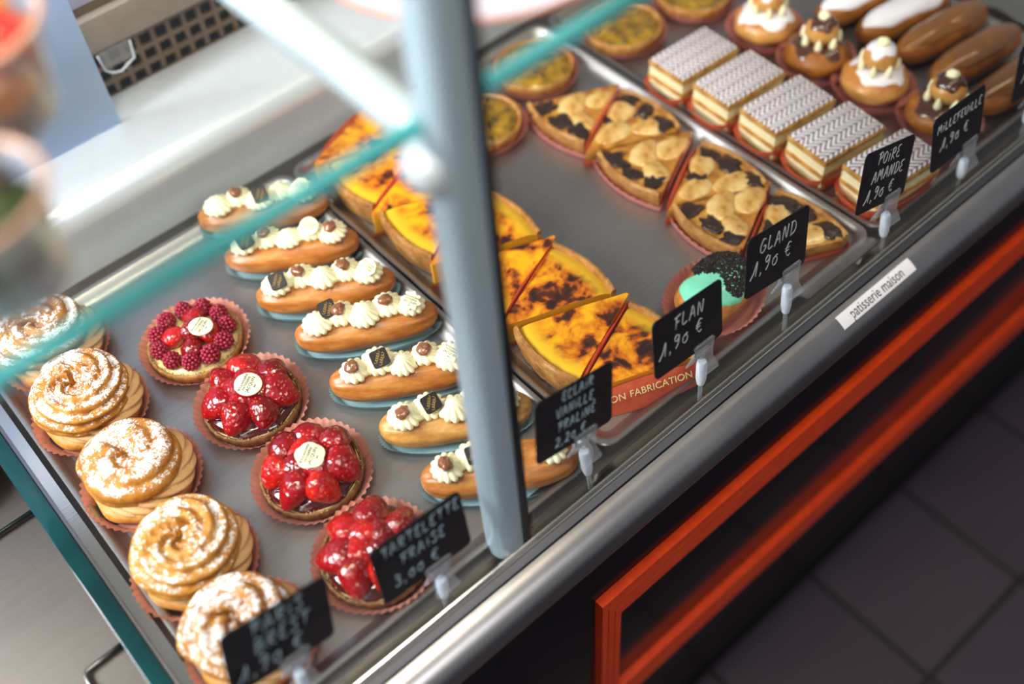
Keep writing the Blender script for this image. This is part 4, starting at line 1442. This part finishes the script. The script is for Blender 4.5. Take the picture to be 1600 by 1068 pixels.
# ------------------------------------------------------------------ shelf label on the rail
A_ = math.radians(58)       # where on the rail's round the label sits (from the top toward the customer)
lt = thing('shelf_label', 'white paper strip reading patisserie maison stuck on the front rail', 'label', (0.747, 0.3648, -0.030), 0)
mb = MB(); N = 6
for sgn in (0.0306, 0.0309):
    pass
pts_in = []
a_lo, a_hi = math.radians(90 + 12), math.radians(90 + 42)
mb.grid(2, 9, lambda i, j: (-0.0605 + 0.121 * i, 0.0308 * math.cos(a_lo + (a_hi - a_lo) * j / 8), 0.0308 * math.sin(a_lo + (a_hi - a_lo) * j / 8)))
put('paper', mb.mesh('paper', 'label_white'), lt)
am = (a_lo + a_hi) / 2
tm = text_mesh('patisserie maison', 0.0165, 'ink', 0.0001)
bmx = bmesh.new(); bmx.from_mesh(tm)
for v in bmx.verts:
    aa = am - v.co.y / 0.0310
    v.co = Vector((v.co.x * 0.76, 0.03105 * math.cos(aa), 0.03105 * math.sin(aa)))
bmx.to_mesh(tm); bmx.free()
put('lettering', tm, lt)

# ------------------------------------------------------------------ things on the glass shelf
SH = 0.5082


def cup_of(name, label, x, y, R, h, fill_mat, items):
    t = thing(name, label, 'cup', (x, y, SH))
    out = [(R * 0.0, 0.0005), (R * 0.74, 0.0005), (R * 0.78, 0.003), (R * 0.97, h - 0.003), (R * 1.05, h - 0.002), (R * 1.06, h), (R * 0.99, h + 0.0005), (R * 0.95, h - 0.003), (R * 0.755, 0.004), (0.0, 0.003)]
    put('cup_wall', MB().lathe(out, 48, cap0=False, cap1=False).mesh('cup_wall', 'clear_plastic'), t)
    rim = MB().tube([(R * 1.03 * math.cos(2 * PI * k / 48), R * 1.03 * math.sin(2 * PI * k / 48), h) for k in range(48)], 0.0022, 8, closed=True)
    put('rim', rim.mesh('rim', 'beige_rim'), t)
    put('filling', MB().lathe([(0.0, 0.004), (R * 0.75, 0.004), (R * 0.90, h * 0.70), (R * 0.6, h * 0.76), (0.0, h * 0.78)], 36, cap0=False, cap1=False).mesh('filling', fill_mat), t)
    for nm, (ix, iy, iz, r), mt, sd in items:
        put(nm, blob(nm, r, r * 0.95, r * 0.9, mt, sd, 0.12), t, (ix, iy, iz))
    return t


cup_of('dessert_cup', 'blurred clear cup with dark green filling at the front shelf edge', 0.030, 0.443, 0.037, 0.060, 'leaf',
       [('green_piece', (0.008, -0.012, 0.050, 0.014), 'leaf', 3), ('brown_piece', (0.014, 0.014, 0.050, 0.013), 'choc_bake', 4)])
cup_of('dessert_cup', 'blurred clear cup of red and orange fruit at the upper left corner', 0.078, 0.572, 0.048, 0.062, 'apricot',
       [('red_fruit', (0.012, -0.022, 0.054, 0.021), 'tomato', 1), ('orange_fruit', (0.020, 0.018, 0.052, 0.019), 'apricot', 2), ('red_fruit', (-0.022, 0.0, 0.052, 0.019), 'tomato', 5)])

pl = thing('platter', 'blurred pale round platter on the glass shelf behind the steel post', 'platter', (0.392, 0.523, SH))
put('dish', MB().lathe([(0.0, 0.0005), (0.085, 0.0005), (0.095, 0.004), (0.113, 0.0075), (0.115, 0.009), (0.112, 0.0095), (0.094, 0.006), (0.084, 0.003), (0.0, 0.003)], 72, cap0=False, cap1=False).mesh('dish', 'platter_white'), pl)
put('rim', MB().tube([(0.1145 * math.cos(2 * PI * k / 72), 0.1145 * math.sin(2 * PI * k / 72), 0.0088) for k in range(72)], 0.0017, 8, closed=True).mesh('rim', 'pink_paper'), pl)

# ------------------------------------------------------------------ neighbouring bay at the far left
bun = thing('brioche_bun', 'golden bun at the left picture edge beyond the glass divider', 'bun', (-0.090, 0.822, -0.0118))
put('bun_body', blob('bun_body', 0.042, 0.042, 0.026, 'choux_dark', 2, 0.08, 2, 32, 18, -0.022), bun, (0, 0, 0.0225))
put('bun_base', MB().lathe([(0.0, 0.0), (0.034, 0.0), (0.040, 0.006), (0.041, 0.012), (0.0, 0.013)], 36).mesh('bun_base', 'choux_base'), bun)
wr = thing('wire_rack', 'bent steel wire rack on the deck left of the glass divider', 'rack', (-0.0, 0.0, -0.0118))
put('wire', MB().tube([(-0.046, 0.556, 0.0040), (-0.078, 0.5555, 0.0040), (-0.083, 0.555, 0.0040), (-0.0865, 0.551, 0.0040), (-0.087, 0.545, 0.0040), (-0.087, 0.42, 0.0040)], 0.0025, 10).mesh('wire', 'rod_steel'), wr)
put('wire', MB().tube([(-0.046, 0.738, 0.0040), (-0.40, 0.738, 0.0040)], 0.0025, 10).mesh('wire', 'rod_steel'), wr)
put('wire', MB().tube([(-0.085, 0.42, 0.0042), (-0.40, 0.42, 0.0042)], 0.0025, 10).mesh('wire', 'rod_steel'), wr)
